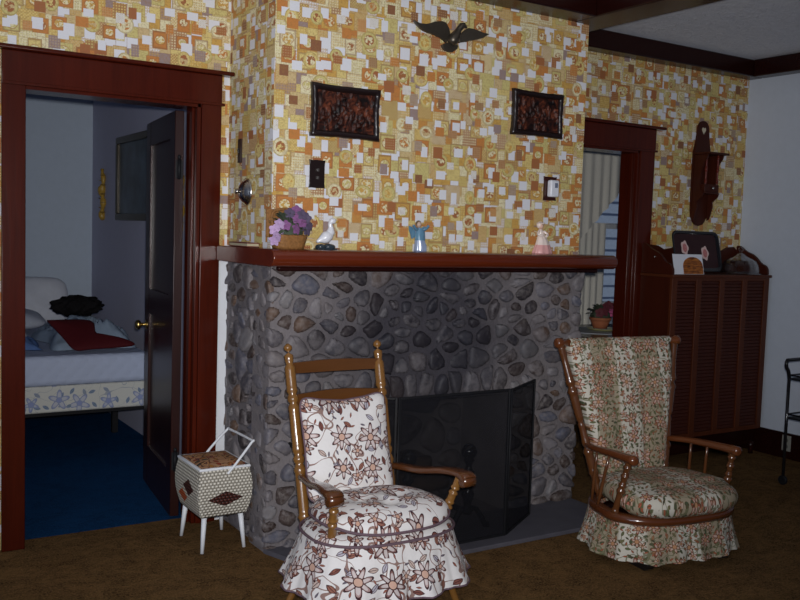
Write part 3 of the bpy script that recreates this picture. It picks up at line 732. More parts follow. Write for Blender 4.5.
# blue angel
t = Thing('angel_figurine', 'blue glazed angel figurine with raised arms standing mid-mantel', 'figurine', (2.515, 3.78, ZM))
BLUEG = plain('blue_glaze', sr(98, 140, 166), .2, .6, .2, 40); PALEG = plain('pale_blue_glaze', sr(150, 164, 194), .2, .6, .1, 40)
mb = MB(); rows = []
for z, rx, ry, dx in ((0, .034, .024, 0), (.006, .034, .024, 0), (.03, .032, .023, .0), (.055, .025, .02, -.006), (.075, .021, .017, -.008), (.095, .022, .016, -.010), (.112, .017, .012, -.012), (.118, .006, .006, -.014)):
    rows.append([(2.52+dx+rx*cos(a)*(1+.07*cos(7*a)), 3.78+ry*sin(a)*(1+.07*cos(7*a)), ZM+z) for a in [2*pi*i/28 for i in range(28)]])
V = mb.grid(rows, False, True); mb.face(V[0]); mb.face(V[-1]); bd = t.part('gown', mb, PALEG)
mb = MB(); rows = [[(2.512+(rx*cos(a)), 3.776+ry*sin(a), ZM+z) for a in [pi*.9+pi*1.5*i/14 for i in range(15)]] for z, rx, ry in ((.055, .028, .023), (.07, .027, .022), (.09, .026, .02), (.115, .022, .016))]
mb.grid(rows); t.part('cloak', mb, BLUEG)
mb = MB(); mb.ell((2.502, 3.775, ZM+.133), .013, .013, .016); t.part('head', mb, plain('face_glaze', sr(196, 168, 150), .3))
mb = MB(); mb.ell((2.502, 3.779, ZM+.137), .0145, .0135, .016); t.part('hair', mb, plain('brown_glaze', sr(110, 92, 70), .3))
for s in (-1, 1):
    mb = MB(); mb.tube(bez([(2.505+s*.015, 3.77, ZM+.108), (2.505+s*.03, 3.762, ZM+.112), (2.505+s*.045, 3.76, ZM+.128)]), [.008]*6+[.007]*7, 8); t.part('arm', mb, BLUEG)
    mb = MB(); mb.prism([(0, 0), (.03, .03), (.05, .035), (.045, .01), (.03, -.03), (.01, -.02)], lambda x, y, w, s=s: (2.505+s*x, 3.792+w, ZM+.09+y), 0, .006, bev=.002); t.part('wing', mb, BLUEG)
# pink lady
t = Thing('lady_figurine', 'pink and white lady figurine at the right end of the mantel', 'figurine', (3.31, 3.78, ZM))
PINK = plain('pink_glaze', sr(226, 168, 164), .25, .5, .12, 40); PALEP = plain('white_pink_glaze', sr(234, 216, 206), .25, .5, .06, 40)
mb = MB(); rows = [[(3.31+r*cos(a)*(1+.08*cos(9*a)), 3.78+r*.6*sin(a)*(1+.08*cos(9*a)), ZM+z) for a in [2*pi*i/36 for i in range(36)]] for z, r in ((0, .06), (.008, .062), (.03, .052), (.05, .044))]
V = mb.grid(rows, False, True); mb.face(V[0]); t.part('hem', mb, PINK)
mb = MB(); rows = [[(3.31+dx+r*cos(a)*(1+.05*cos(9*a)), 3.78+r*.65*sin(a)*(1+.05*cos(9*a)), ZM+z) for a in [2*pi*i/36 for i in range(36)]] for z, r, dx in ((.048, .045, 0), (.07, .036, -.003), (.09, .026, -.008), (.105, .02, -.012), (.118, .019, -.016), (.128, .014, -.018), (.134, .006, -.02))]
V = mb.grid(rows, False, True); mb.face(V[-1]); t.part('gown', mb, PALEP)
mb = MB(); mb.ell((3.288, 3.775, ZM+.148), .014, .014, .017); t.part('head', mb, plain('lady_face', sr(220, 180, 160), .4))
mb = MB(); mb.ell((3.287, 3.781, ZM+.154), .021, .017, .02); mb.ell((3.287, 3.775, ZM+.163), .026, .02, .006); t.part('bonnet', mb, PALEP)
for s in (-1, 1):
    mb = MB(); mb.tube(bez([(3.292+s*.016, 3.775, ZM+.122), (3.292+s*.032, 3.76, ZM+.105), (3.296+s*.012, 3.75, ZM+.095)]), .007, 8); t.part('arm', mb, PALEP)
# book lying on the mantel return
t = Thing('book', 'dark red closed book lying flat at the left return of the mantel', 'book', (1.72, 4.08, ZM))
mb = MB(); mb.box(1.69, 1.748, 3.99, 4.20, ZM+.004, ZM+.016); t.part('pages', mb, plain('book_pages', sr(180, 168, 140), .9))
mb = MB(); mb.box(1.688, 1.75, 3.985, 4.205, ZM, ZM+.004, bev=.001); mb.box(1.688, 1.75, 3.985, 4.205, ZM+.016, ZM+.021, bev=.001); t.part('cover', mb, plain('red_book_cover', sr(96, 20, 16), .4))

# carved plaques
def plaque(name, lab, cx, cz, w, h, tilt, seed):
    t = Thing(name, lab, 'wall plaque', (cx, 3.87, cz)); rg = random.Random(seed)
    def T(x, z, y): 
        return (cx+x*cos(tilt)+z*sin(tilt), 3.87-y, cz-x*sin(tilt)+z*cos(tilt))
    n = 16; out = []
    for (a, b) in (((-1, -1), (1, -1)), ((1, -1), (1, 1)), ((1, 1), (-1, 1)), ((-1, 1), (-1, -1))):
        for k in range(n):
            q = k/n; wob = 1-.035*sin(q*pi)+rg.uniform(-.012, .012)*(k > 0); x = a[0]+(b[0]-a[0])*q; z = a[1]+(b[1]-a[1])*q
            out.append((x*w/2*(wob if a[0] == b[0] else 1), z*h/2*(wob if a[1] == b[1] else 1)))
    ring = lambda k, y: [T(x*k[0], z*k[1], y) for x, z in out]
    kx, kz = (w-.062)/w, (h-.062)/h
    mb = MB(); V = mb.grid([ring((1, 1), .001), ring((1, 1), .018), ring((.97, .97), .027), ring(((1+kx)/2, (1+kz)/2), .030), ring((kx*1.01, kz*1.01), .022), ring((kx, kz), .012)], False, True); mb.face(V[0])
    t.part('frame', mb, wood(name+'_frame', sr(16, 10, 11), sr(40, 26, 25), .3, .5, 'x'))
    # carved relief: scene of figures raised over a plain ground
    mb = MB(); NX, NZ = 84, 60; iw, ih = w-.06, h-.06; bl = []
    for k in range(70): bl.append((rg.uniform(-.48, .48), rg.gauss(-.03, .2), rg.uniform(.012, .04), rg.uniform(.03, .13), rg.uniform(.004, .014)))
    rows = []
    for i in range(NX+1):
        row = []
        for j in range(NZ+1):
            x, z = i/NX-.5, j/NZ-.5; y = .011
            for bx, bz, sx, sz, a in bl: y = max(y, .011+a*math.exp(-((x-bx)/sx)**4-((z-bz)/sz)**4))
            y += .0012*sin(i*2.3)*sin(j*1.7)
            row.append(T(x*iw, z*ih, y))
        rows.append(row)
    mb.grid(rows); t.part('carving', mb, CARVE)
plaque('carved_plaque', 'dark carved wooden relief plaque on the wallpaper left of the eagle', 2.122, 2.058, .372, .248, .0, 5)
plaque('carved_plaque', 'dark carved wooden relief plaque on the wallpaper above the thermostat', 3.303, 2.162, .358, .243, .0, 9)

# eagle
t = Thing('eagle_ornament', 'dark bronze eagle ornament with spread wings high on the wallpaper', 'wall ornament', (2.70, 3.87, 2.47))
def EP(x, y): return (2.473+(400+x/8-410)*.00617, 2.522-.0052*((10+y/8-24)-(400+x/8-410)*.19))
def wing(pts, ys):
    mb = MB(); poly = [EP(*p) for p in pts]
    cx = sum(p[0] for p in poly)/len(poly); cz = sum(p[1] for p in poly)/len(poly)
    mid = 2.70
    mb.prism(poly, lambda x, z, w: (x, 3.866-w-.02*min(1, abs(x-mid)/.2)*(1 if w > 0 else .6), z), .0, .012, bev=.003); return mb
L = [(392, 232), (372, 150), (345, 108), (310, 97), (250, 101), (180, 125), (125, 118), (84, 90), (100, 118), (130, 146), (150, 156), (158, 168), (182, 172), (196, 186), (222, 186), (236, 198), (258, 197), (272, 214), (296, 214), (306, 228), (322, 232), (334, 250), (350, 262)]
Rr = [(440, 235), (462, 200), (490, 172), (520, 155), (560, 165), (600, 183), (640, 203), (686, 208), (660, 222), (640, 226), (632, 238), (606, 238), (594, 248), (566, 244), (552, 254), (524, 250), (508, 262), (480, 258), (455, 268)]
t.part('wing', wing(L, 1), BRONZE); t.part('wing', wing(Rr, 1), BRONZE)
mb = MB(); b0, b1 = EP(380, 275), EP(432, 165); P = [Vector((b0[0], 3.845, b0[1])).lerp(Vector((b1[0], 3.835, b1[1])), k/8) for k in range(9)]
h0, h1 = EP(446, 142), EP(478, 152); P += [Vector((h0[0], 3.828, h0[1])), Vector((h1[0]-.015, 3.824, h1[1]+.006)), Vector((h1[0]+.004, 3.822, h1[1]-.004))]
mb.tube(P, [.016, .026, .029, .029, .027, .024, .020, .017, .016, .017, .014, .004], 12); t.part('body', mb, BRONZE)
mb = MB(); mb.prism([EP(*p) for p in ((400, 255), (350, 262), (315, 278), (318, 296), (336, 318), (352, 318), (362, 332), (384, 336), (402, 336), (416, 326), (440, 312), (446, 288), (425, 268))], lambda x, z, w: (x, 3.864-w, z), 0, .016, bev=.004); t.part('tail', mb, BRONZE)

# light switch plate, thermostat, chime dome, dark strip
t = Thing('light_switch', 'ornate black double switch plate on the wallpaper above the flowers', 'switch', (1.981, 3.87, 1.70))
mb = MB(); X0, Z0 = 1.981, 1.761
ol = [(.030, -.062), (.042, -.066), (.040, -.05), (.036, -.04), (.036, .04), (.040, .05), (.042, .066), (.030, .062), (0, .066)]; ol = ol+[(-x, z) for x, z in ol[::-1][1:]]+[(0, -.066)]
mb.prism(ol, lambda x, z, w: (X0+x, 3.87-w, Z0+z), 0, .008, bev=.002); t.part('plate', mb, plain('black_plate', sr(34, 22, 20), .3, .5, .2))
for z in (.018, -.018):
    mb = MB(); mb.box(X0-.005, X0+.005, 3.85, 3.862, Z0+z-.008, Z0+z+.008, bev=.002); t.part('toggle', mb, plain('toggle', sr(70, 66, 64), .2, .5), 'glossy toggle')
t = Thing('thermostat', 'small white thermostat on a dark wooden plate by the right plaque', 'thermostat', (3.43, 3.87, 1.71)); X0, Z0 = 3.418, 1.768
mb = MB(); mb.prism([(x*.95, z) for x, z in ol], lambda x, z, w: (X0+x*1.15, 3.87-w, Z0+z), 0, .010, bev=.002); t.part('back_plate', mb, plain('thermo_wood', sr(60, 24, 18), .3, .5, .2))
mb = MB(); mb.box(X0-.024, X0+.036, 3.825, 3.861, Z0-.046, Z0+.046, bev=.008); t.part('case', mb, plain('thermostat_white', sr(220, 222, 230), .3, .4, .03))
mb = MB(); mb.box(X0+.002, X0+.022, 3.822, 3.826, Z0+.004, Z0+.03, bev=.001); t.part('dial', mb, plain('thermostat_grey', sr(110, 116, 134), .3), 'small grey dial window')
t = Thing('door_chime', 'round nickel chime dome on the papered side of the chimney breast', 'door chime', (1.755, 4.155, 1.61))
mb = MB(); mb.turned((1.755, 4.155, 1.672), (1.703, 4.155, 1.672), [(0, .066), (.12, .067), (.2, .060), (.3, .056), (.5, .047), (.68, .032), (.78, .018), (.8, .009)], 28); t.part('dome', mb, SILVER)
mb = MB(); mb.turned((1.715, 4.155, 1.672), (1.694, 4.155, 1.672), [(0, .008), (.4, .008), (.5, .013), (.85, .012), (1, .005)]); t.part('knob', mb, SILVER)
t = Thing('wall_switch', 'narrow dark switch strip on the chimney breast side above the chime', 'switch', (1.755, 4.24, 1.81))
mb = MB(); mb.box(1.746, 1.755, 4.222, 4.262, 1.815, 1.93, bev=.002); t.part('plate', mb, plain('brown_plate', sr(52, 34, 28), .4))
mb = MB(); mb.box(1.738, 1.747, 4.238, 4.246, 1.86, 1.885, bev=.002); t.part('toggle', mb, BLACKG)

# ------------------------------------------------------------------ chair with the brown crewel cushions (local axes: x right, y back, z up)
PIPE = plain('mauve_piping', sr(104, 84, 92), .7, .2)
def beads(ts, r0, r1, base):
    """turned profile: plain taper with rings at ts"""
    out = []
    q = 0
    N = 60
    for i in range(N+1):
        x = i/N; r = base(x)
        for (c, w, a) in ts:
            d = abs(x-c)/w
            if d < 1: r += a*(.5+.5*cos(pi*d)) if a > 0 else a*(.5+.5*cos(pi*d))
        out.append((x, r))
    return out
def dshape(a, yf, yb, n=44, p=2.7, taper=.12):
    out = []
    for i in range(n):
        th = 2*pi*i/n; c, s = cos(th), sin(th)
        x = a*math.copysign(abs(c)**(2/p), c); y = math.copysign(abs(s)**(2/p), s)
        y = (y*yb if y > 0 else -y*yf)
        x *= 1-taper*max(0, (y-yf)/(yb-yf)-.35)
        out.append((x, y))
    return out
def skirt(mb, top, zt, zb, flare, amp, k, drop=0):
    n = len(top); L = [0]
    for i in range(n): L.append(L[-1]+math.hypot(top[(i+1) % n][0]-top[i][0], top[(i+1) % n][1]-top[i][1]))
    cx = sum(p[0] for p in top)/n; cy = sum(p[1] for p in top)/n
    rows = []; R = 7
    for j in range(R):
        q = j/(R-1); row = []
        for i, (x, y) in enumerate(top):
            p0, p1 = top[i-1], top[(i+1) % n]; tx, ty = p1[0]-p0[0], p1[1]-p0[1]; l = math.hypot(tx, ty); nx, ny = ty/l, -tx/l
            if nx*(x-cx)+ny*(y-cy) < 0: nx, ny = -nx, -ny
            s = L[i]/L[n]*2*pi
            o = flare*q**1.2+amp*q*(.25+q)*sin(k*s+.8*sin(3*s))+.003*q*sin(2.7*k*s)
            row.append((x+nx*o, y+ny*o, zt+(zb-zt)*q+drop*q*sin(k*s*.5)))
        rows.append(row)
    mb.grid(rows, False, True, uvf=lambda i, j: (L[min(j, n)] if j <= n else 0, -rows[i][0][2] if False else (zt+(zb-zt)*i/(R-1))))
    return rows
def dense(poly, m):
    n = len(poly); out = []
    for i in range(n):
        a, b = poly[i], poly[(i+1) % n]
        for k in range(m): out.append((a[0]+(b[0]-a[0])*k/m, a[1]+(b[1]-a[1])*k/m))
    return out

t = Thing('armchair', 'honey maple ladder-back armchair with cream and brown flowered cushions', 'chair', (1.905, 3.12, 0), 0, local=True)
post_prof = beads([(.05, .02, .006), (.30, .012, .004), (.335, .014, -.006), (.36, .012, .005), (.385, .014, -.006), (.41, .012, .004), (.64, .012, .004), (.665, .014, -.007), (.69, .012, .005), (.715, .014, -.006), (.74, .012, .004), (.885, .012, -.008), (.925, .018, .003), (.945, .01, -.009)], 0, 0, lambda x: (.0225 if x < .9 else .018) if x < .95 else max(.003, .019*math.sqrt(max(0, 1-((x-.975)/.026)**2))))
for s in (-1, 1):
    mb = MB(); mb.turned((s*.213, .205, .28), (s*.221, .40, 1.015), post_prof, 16); t.part('back_post', mb, MAPLE)
def slat(z0, z1, bow, y, x=.21, wav=0):
    mb = MB(); n = 14; F, Bk = [], []
    for i in range(n+1):
        q = -1+2*i/n; xx = x*q; yy = y+bow*(1-q*q)
        zz1 = z1-wav*q*q*.4+wav*.5*cos(q*pi); zz0 = z0-wav*.2*(1-q*q)
        F.append(((xx, yy-.008, zz0), (xx, yy-.008, zz1), (xx, yy+.008, zz1), (xx, yy+.008, zz0)))
    V = mb.grid(F, False, True, smooth=False); mb.face(V[0]); mb.face(V[-1]); t.part('back_slat', mb, MAPLEX)
slat(.890, .940, .012, .375, wav=.004); slat(.745, .812, .02, .337, wav=.006); slat(.56, .63, .02, .285)
# back cushion: pinched pillow leaning on the posts, sagging between its top corners
ol = []
for i in range(64):
    th = 2*pi*i/64; c, s = cos(th), sin(th); e = 2/7
    x = math.copysign(abs(c)**e, c); z = math.copysign(abs(s)**e, s)
    k = 1+.06*(abs(x)*abs(z))**3
    x *= k*(1-.045*(1-z*z)); z *= k
    if z > 0: z -= .15*(1-min(1, abs(x)/1.0)**2)*z
    ol.append((x*.207-.020, .60+z*.212))
lean = lambda z: .205+(z-.28)*.265
mb = MB(); mb.puff(ol, lambda x, z, h: (x, lean(z)-.075-h, z+.02*x/.198*0), .055, .03, 10)
bc = t.part('back_cushion', mb, FAB1)
mb = MB(); mb.tube([(x*1.0, lean(z)-.075, z) for x, z in ol], .005, 6, closed=True); t.part('piping', mb, PIPE, parent=bc)
# seat deck with skirt
deck = dshape(.316, -.24, .222)
mb = MB(); n = len(deck)
mb.puff(deck, lambda x, y, h: (x, y, .315+h), .05, .05, 6); t.part('seat_pad', mb, FAB1)
mb = MB(); rows = skirt(mb, dense(deck, 5), .315, .115, .075, .013, 13); sk = t.part('skirt', mb, FAB1)
mb = MB(); mb.tube([(x*1.012, y*1.012, .318) for x, y in deck], .006, 6, closed=True); t.part('piping', mb, PIPE, parent=sk)
mb = MB(); mb.tube(rows[-1], .004, 6, closed=True); t.part('piping', mb, PIPE, parent=sk)
cus = dshape(.288, -.245, .19, taper=.16)
def dim(x, y): return sum(.028*math.exp(-((x-a)**2+(y-b)**2)/.0016) for a, b in ((-.09, -.02), (.09, -.02), (0, -.10), (0, .06)))
mb = MB(); mb.puff(cus, lambda x, y, h: (x, y, .385+h-.02*(y < -.15)*((y+.15)/-.085)), .062, .028, 12, dim=dim, pw=3.2); sc_ = t.part('seat_cushion', mb, FAB1)
mb = MB(); mb.tube([(x*1.004, y*1.004, .380-.02*(y < -.15)*((y+.15)/-.085)) for x, y in cus], .006, 6, closed=True); t.part('piping', mb, PIPE, parent=sc_)
mb = MB(); ins = dshape(.25, -.2, .19)
V = mb.grid([[(x, y, z) for x, y in ins] for z in (.20, .262)], False, True, smooth=False); mb.face(V[0]); mb.face(V[-1]); t.part('seat_frame', mb, MAPLEX)
# arms
ARMW = wood('arm_maple', sr(58, 30, 14), sr(98, 56, 27), .2, .55, 'y', 1, .4)
for s in (-1, 1):
    P = bez([(s*.214, .245, .475), (s*.228, .19, .487), (s*.255, .06, .497), (s*.283, -.06, .522), (s*.300, -.14, .530), (s*.304, -.195, .526), (s*.304, -.215, .514)], 5)
    n = len(P); W = [.020+.014*min(1, i/(n*.75)) for i in range(n)]; W[-1] *= .8; W[-2] *= .95
    mb = MB(); rows = []
    for i, p in enumerate(P):
        w = W[i]; th = .014 if i < n-9 else .014+.008*sin(pi*.5*min(1, (i-n+9)/6))
        tt = (P[min(i+1, n-1)]-P[max(0, i-1)]).normalized(); sd = tt.cross(Vector((0, 0, 1))).normalized(); upv = sd.cross(tt)
        rows.append([p+sd*(w*math.copysign(abs(cos(a))**.6, cos(a)))+upv*(th*math.copysign(abs(sin(a))**.6, sin(a))) for a in [2*pi*k/16 for k in range(16)]])
    V = mb.grid(rows, False, True); mb.face(V[0]); mb.face(V[-1]); ar = t.part('arm', mb, ARMW)
    mb = MB(); mb.turned((s*.304-.031, -.203, .508), (s*.304+.031, -.203, .508), [(0, .016), (.04, .024), (.5, .025), (.96, .024), (1, .016)], 18); t.part('scroll', mb, ARMW, parent=ar)
    mb = MB(); mb.turned((s*.252, -.09, .285), (s*.285, -.172, .515), beads([(.15, .05, .003), (.45, .03, .004), (.5, .025, -.005), (.55, .03, .004), (.72, .03, .004), (.77, .025, -.005), (.82, .03, .004)], 0, 0, lambda x: .0185-.003*x), 14); t.part('arm_post', mb, MAPLE)
for (a, b) in (((-.20, -.14, .25), (-.285, -.2, 0)), ((.20, -.14, .25), (.285, -.19, 0)), ((-.19, .12, .25), (-.315, .14, 0)), ((.19, .14, .25), (.27, .2, .022))):
    mb = MB(); mb.turned(a, b, beads([(.2, .05, .004), (.5, .06, .004)], 0, 0, lambda x: .020-.006*x), 12); t.part('leg', mb, MAPLE)

# ------------------------------------------------------------------ platform rocker with tapestry upholstery
t = Thing('platform_rocker', 'high-backed wooden rocker upholstered in tapestry floral with a ruffled skirt', 'chair', (3.437, 3.026, 0), math.radians(-7.5), local=True)
def bp(z): q = (z-.235)/(.962-.235); return .17+.155*q
def bw(z): q = (z-.235)/(.962-.235); return .195+.165*q
rp = beads([(.06, .02, .005), (.14, .012, -.006), (.17, .012, .005), (.30, .02, .006), (.335, .012, -.007), (.36, .012, .004), (.50, .012, -.005), (.70, .015, .006), (.73, .012, -.007), (.76, .015, .006)], 0, 0, lambda x: .0165+.006*abs(sin(2.2*pi*x)))
for s in (-1, 1):
    mb = MB(); mb.turned((s*.195, .17, .225), (s*.36, .325, .962), rp, 16); t.part('back_post', mb, WALN)
mb = MB(); mb.turned((-.392, .328, .978), (.392, .328, .978), [(0, .012), (.004, .022), (.012, .026), (.045, .026), (.055, .019), (.10, .018), (.5, .017), (.90, .018), (.945, .019), (.955, .026), (.988, .026), (.996, .022), (1, .012)], 20)
t.part('top_rail', mb, wood('rail_wood', sr(68, 33, 16), sr(118, 66, 34), .2, .55, 'x', 1, .4))
# padded back hung over the rail
prof = [(.352, .93, 0), (.356, .965, .05), (.345, .994, .10), (.322, 1.003, .135), (.300, .990, .165), (.290, .962, .20)]
K = 14
for k in range(1, K+1):
    z = .962-(.962-.285)*k/K; prof.append((bp(z)-.038-.012*sin(pi*k/K), z, .20+(.70)*k/K))
mb = MB(); rows = []; uvr = []; NX = 36
for (y, z, s_) in prof:
    row, ur = [], []
    wv = min(.318, bw(z)-.024)
    for i in range(NX+1):
        q = -1+2*i/NX; x = q*wv
        ch = .010*(abs(sin(1.5*pi*(q+1)))**.5) if z < .96 else .0
        edge = .02*max(0, abs(q)-.9)/.1
        row.append((x, y-ch+edge*(z < .97), z)); ur.append((x+.6, s_))
    rows.append(row); uvr.append(ur)
back = [[(x, y+.034, z) for x, y, z in r] for r in rows[5:]]
mb.grid(rows, uvf=lambda i, j: uvr[i][j])
mb.grid([r for r in back], uvf=lambda i, j: uvr[i+5][j])
for j in (0, NX):
    for i in range(5, len(rows)-1):
        a = [mb.v(rows[i][j]), mb.v(rows[i+1][j]), mb.v(back[i-4][j]), mb.v(back[i-5][j])]; mb.face(a, [uvr[i][j], uvr[i+1][j], uvr[i+1][j], uvr[i][j]])
bmesh.ops.remove_doubles(mb.bm, verts=mb.bm.verts, dist=.0008)
t.part('back_pad', mb, FAB2)
fr_ = dshape(.368, -.295, .225, 48, 2.7, .26)
mb = MB(); inn = [(x*.86, y*.86) for x, y in fr_]
V = mb.grid([[(x, y, .218) for x, y in inn], [(x, y, .212) for x, y in fr_], [(x*1.012, y*1.012, .228) for x, y in fr_], [(x, y, .246) for x, y in fr_], [(x, y, .246) for x, y in inn]], False, True); t.part('seat_frame', mb, wood('frame_wood', sr(60, 28, 14), sr(104, 56, 28), .22, .55, 'x', 1, .4))
cu = dshape(.335, -.325, .165, 48, 3.4, .34)
mb = MB(); mb.puff(cu, lambda x, y, h: (x, y, .312+h-.012*(y < -.15)), .060, .064, 14, pw=8); t.part('seat_cushion', mb, FAB2)
sk = dshape(.352, -.28, .215, 48, 2.9, .16)
mb = MB(); rows = skirt(mb, dense(sk, 5), .222, .045, .035, .010, 15, .004); t.part('skirt', mb, FAB2)
AW = wood('rocker_arm_wood', sr(68, 33, 16), sr(116, 64, 33), .2, .55, 'y', 1, .4)
for s in (-1, 1):
    za = .482
    P = bez([(s*bw(za), bp(za), za), (s*.290, .12, .492), (s*.302, -.02, .502), (s*.308, -.16, .508), (s*.309, -.205, .508)], 6); n = len(P)
    mb = MB(); mb.tube(P, [.014+.007*min(1, 1.3*i/n) for i in range(n)], 12, sx=1.25); ar = t.part('arm', mb, AW)
    mb = MB(); mb.turned((s*.309, -.15, .506), (s*.310, -.222, .507), [(0, .018), (.1, .023), (.85, .0235), (.95, .020), (1, .010)], 18); t.part('arm_knob', mb, AW, parent=ar)
    mb = MB(); mb.turned((s*.333, -.115, .235), (s*.312, -.178, .50), beads([(.08, .04, .004), (.45, .06, .006), (.55, .03, .004), (.62, .02, -.005), (.80, .02, -.005), (.72, .03, .006), (.88, .03, .006)], 0, 0, lambda x: .0155), 14); t.part('arm_post', mb, WALN)
    for (yb, yt) in ((.02, -.02), (.10, .085)):
        mb = MB(); xb = s*(.334 if yb < .05 else .308); mb.turned((xb*.97, yb, .24), (s*(.300 if yb < .05 else .292), yt, .50), [(0, .008), (.3, .009), (.7, .008), (1, .006)], 10); t.part('arm_spindle', mb, WALN)
mb = MB(); bx_ = dshape(.27, -.2, .17, 40, 3, .15)
V = mb.grid([[(x, y, z) for x, y in bx_] for z in (.14, .21)], False, True, smooth=False); mb.face(V[0]); mb.face(V[-1]); t.part('platform', mb, BEAM)
for s in (-1, 1):
    P = [(-.262, .030), (-.255, .012), (-.235, 0), (.2, 0), (.22, .012), (.22, .05), (.12, .055), (.08, .14), (-.06, .14), (-.10, .055), (-.25, .050)]
    mb = MB(); mb.prism(P, lambda y, z, w, s=s: (s*.225+w, y, z), -.022, .022, bev=.005); t.part('runner', mb, plain('dark_runner', (.012, .009, .009), .35, .4))

# ------------------------------------------------------------------ wicker sewing basket
t = Thing('sewing_basket', 'white wicker sewing basket on legs with brown diamonds and a cloth lid', 'sewing basket', (1.603, 4.085, 0))
BX, BY = 1.582, 4.085
def bq(z):
    q = (z-.165)/.22
    return (.098+.036*sin(pi*min(1, .12+q*.66)), .130+.034*sin(pi*min(1, .12+q*.66)))
mb = MB(); rows = []; uvr = []; NZ = 14; per = 15
for j in range(NZ+1):
    z = .165+.22*j/NZ; hx, hy = bq(z); row, ur = [], []
    for (a, b, off) in (((-1, -1), (1, -1), 0), ((1, -1), (1, 1), 3.0), ((1, 1), (-1, 1), 5.0), ((-1, 1), (-1, -1), 1.0)):
        for k in range(per):
            q = k/(per-1); x = a[0]+(b[0]-a[0])*q; y = a[1]+(b[1]-a[1])*q; rr = .9 if abs(q-.5) > .49 else 1
            row.append((BX+hx*x*(.985 if rr < 1 else 1), BY+hy*y*(.985 if rr < 1 else 1), z)); ur.append((off+(q-.5)*2*(hx if off in (0, 5.0) else hy), z-.165))
    rows.append(row); uvr.append(ur)
m_ = len(rows[0])
V = mb.grid(rows, False, True, uvf=lambda i, j: uvr[i][j % m_]); mb.face(V[0])
t.part('basket_body', mb, WICKER)
hx, hy = bq(.385)
mb = MB(); mb.box(BX-hx-.004, BX+hx+.004, BY-hy-.004, BY+hy+.004, .384, .397, bev=.005); ld = t.part('lid', mb, WHITEP)
mb = MB(); g_ = 12
rows = [[(BX+(hx-.008)*(-1+2*i/g_), BY+(hy-.008)*(-1+2*j/g_), .397+.014*((1-(-1+2*i/g_)**4)*(1-(-1+2*j/g_)**4))) for j in range(g_+1)] for i in range(g_+1)]
mb.grid(rows); t.part('lid_cover', mb, FABLID, 'printed brown and orange cloth lid cover', parent=ld)
mb = MB(); HX = .014
P = bez([(BX+.008, BY-hy-.010, .365), (BX+.045, BY-hy-.014, .41), (BX+.124, BY-hy-.006, .50), (BX+.132, BY-hy+.012, .507), (BX+.132, BY+hy-.03, .505), (BX+.124, BY+hy-.002, .498), (BX+.045, BY+hy+.014, .41), (BX+.008, BY+hy+.010, .365)], 6)
mb.tube(P, .006, 8); t.part('handle', mb, WHITEP)
for (sx, sy) in ((-1, -1), (1, -1), (-1, 1), (1, 1)):
    mb = MB(); mb.turned((BX+sx*.088, BY+sy*.124, .172), (BX+sx*.103, BY+sy*.142, 0), [(0, .013), (.5, .011), (1, .008)], 12); t.part('leg', mb, WHITEP)

# ------------------------------------------------------------------ cabinet with gallery, and what stands on it
CX0, CX1, CY0, CY1, CB, CT = 4.69, 5.69, 4.075, 4.352, .19, 1.285
t = Thing('cabinet', 'dark wooden louvred cabinet with scrolled gallery standing in the right corner', 'cabinet', ((CX0+CX1)/2, (CY0+CY1)/2, 0))
mb = MB(); mb.box(CX0+.004, CX1-.004, CY0+.02, CY1, CB, CT-.02); t.part('body', mb, CABD)
mb = MB(); mb.box(CX0-.006, CX1+.012, CY0-.012, CY1, CT-.02, CT, bev=.004); t.part('top', mb, CABW)
nP = 4; sw = .05; pw = (CX1-CX0-sw*(nP+1))/nP
for k in range(nP+1):
    x = CX0+k*(pw+sw); mb = MB(); mb.box(x, x+sw, CY0, CY0+.024, CB, CT-.02, bev=.003); t.part('stile', mb, CABW)
for k in range(nP):
    x = CX0+sw+k*(pw+sw); mb = MB(); rows = []
    N = 44; z0, z1 = CB+.03, CT-.04
    for i in range(N):
        z = z0+(z1-z0)*i/N; dz = (z1-z0)/N
        rows += [[(x, CY0+.016, z), (x+pw, CY0+.016, z)], [(x, CY0+.006, z+dz*.12), (x+pw, CY0+.006, z+dz*.12)], [(x, CY0+.012, z+dz*.9), (x+pw, CY0+.012, z+dz*.9)]]
    mb.grid(rows, smooth=False); t.part('louvre_panel', mb, CABD)
for z0, z1 in ((CB, CB+.03), (CT-.04, CT-.02)):
    mb = MB(); mb.box(CX0+sw, CX1-sw, CY0+.002, CY0+.024, z0, z1); t.part('rail', mb, CABW)
sp = [(CY1, 1.285), (CY1, 1.475)]+[(p.x, p.y) for p in bez([(CY1-.005, 1.484, 0), (CY1-.03, 1.482, 0), (CY1-.07, 1.455, 0), (CY1-.10, 1.44, 0), (CY1-.14, 1.425, 0), (CY1-.18, 1.395, 0), (CY1-.21, 1.365, 0), (CY1-.245, 1.352, 0), (CY1-.265, 1.33, 0), (CY1-.27, 1.285, 0)], 4)]
for x in (CX0, CX1-.022):
    mb = MB(); mb.prism(sp, lambda y, z, w, x=x: (x+w, y, z), 0, .022, bev=.004); t.part('gallery_end', mb, CABD)
bp_ = [(CX0+.022, 1.285), (CX1-.022, 1.285)]+[(CX0+(CX1-CX0)*q, z) for q, z in ((.978, 1.44), (.93, 1.475), (.86, 1.47), (.80, 1.44), (.72, 1.455), (.64, 1.485), (.5, 1.50), (.36, 1.485), (.28, 1.455), (.20, 1.44), (.14, 1.47), (.07, 1.475), (.022, 1.44))]
mb = MB(); mb.prism(bp_, lambda x, z, w: (x, CY1-.001-w, z), 0, .018, bev=.003); t.part('gallery_back', mb, CABD)
mb = MB(); mb.turned((CX0, CY1-.12, 1.395), (CX0-.012, CY1-.12, 1.395), [(0, .006), (.6, .009), (1, .003)]); t.part('knob', mb, SILVER, 'small bright bead added as a highlight')  # silver bead stands in for a highlight on the gallery end
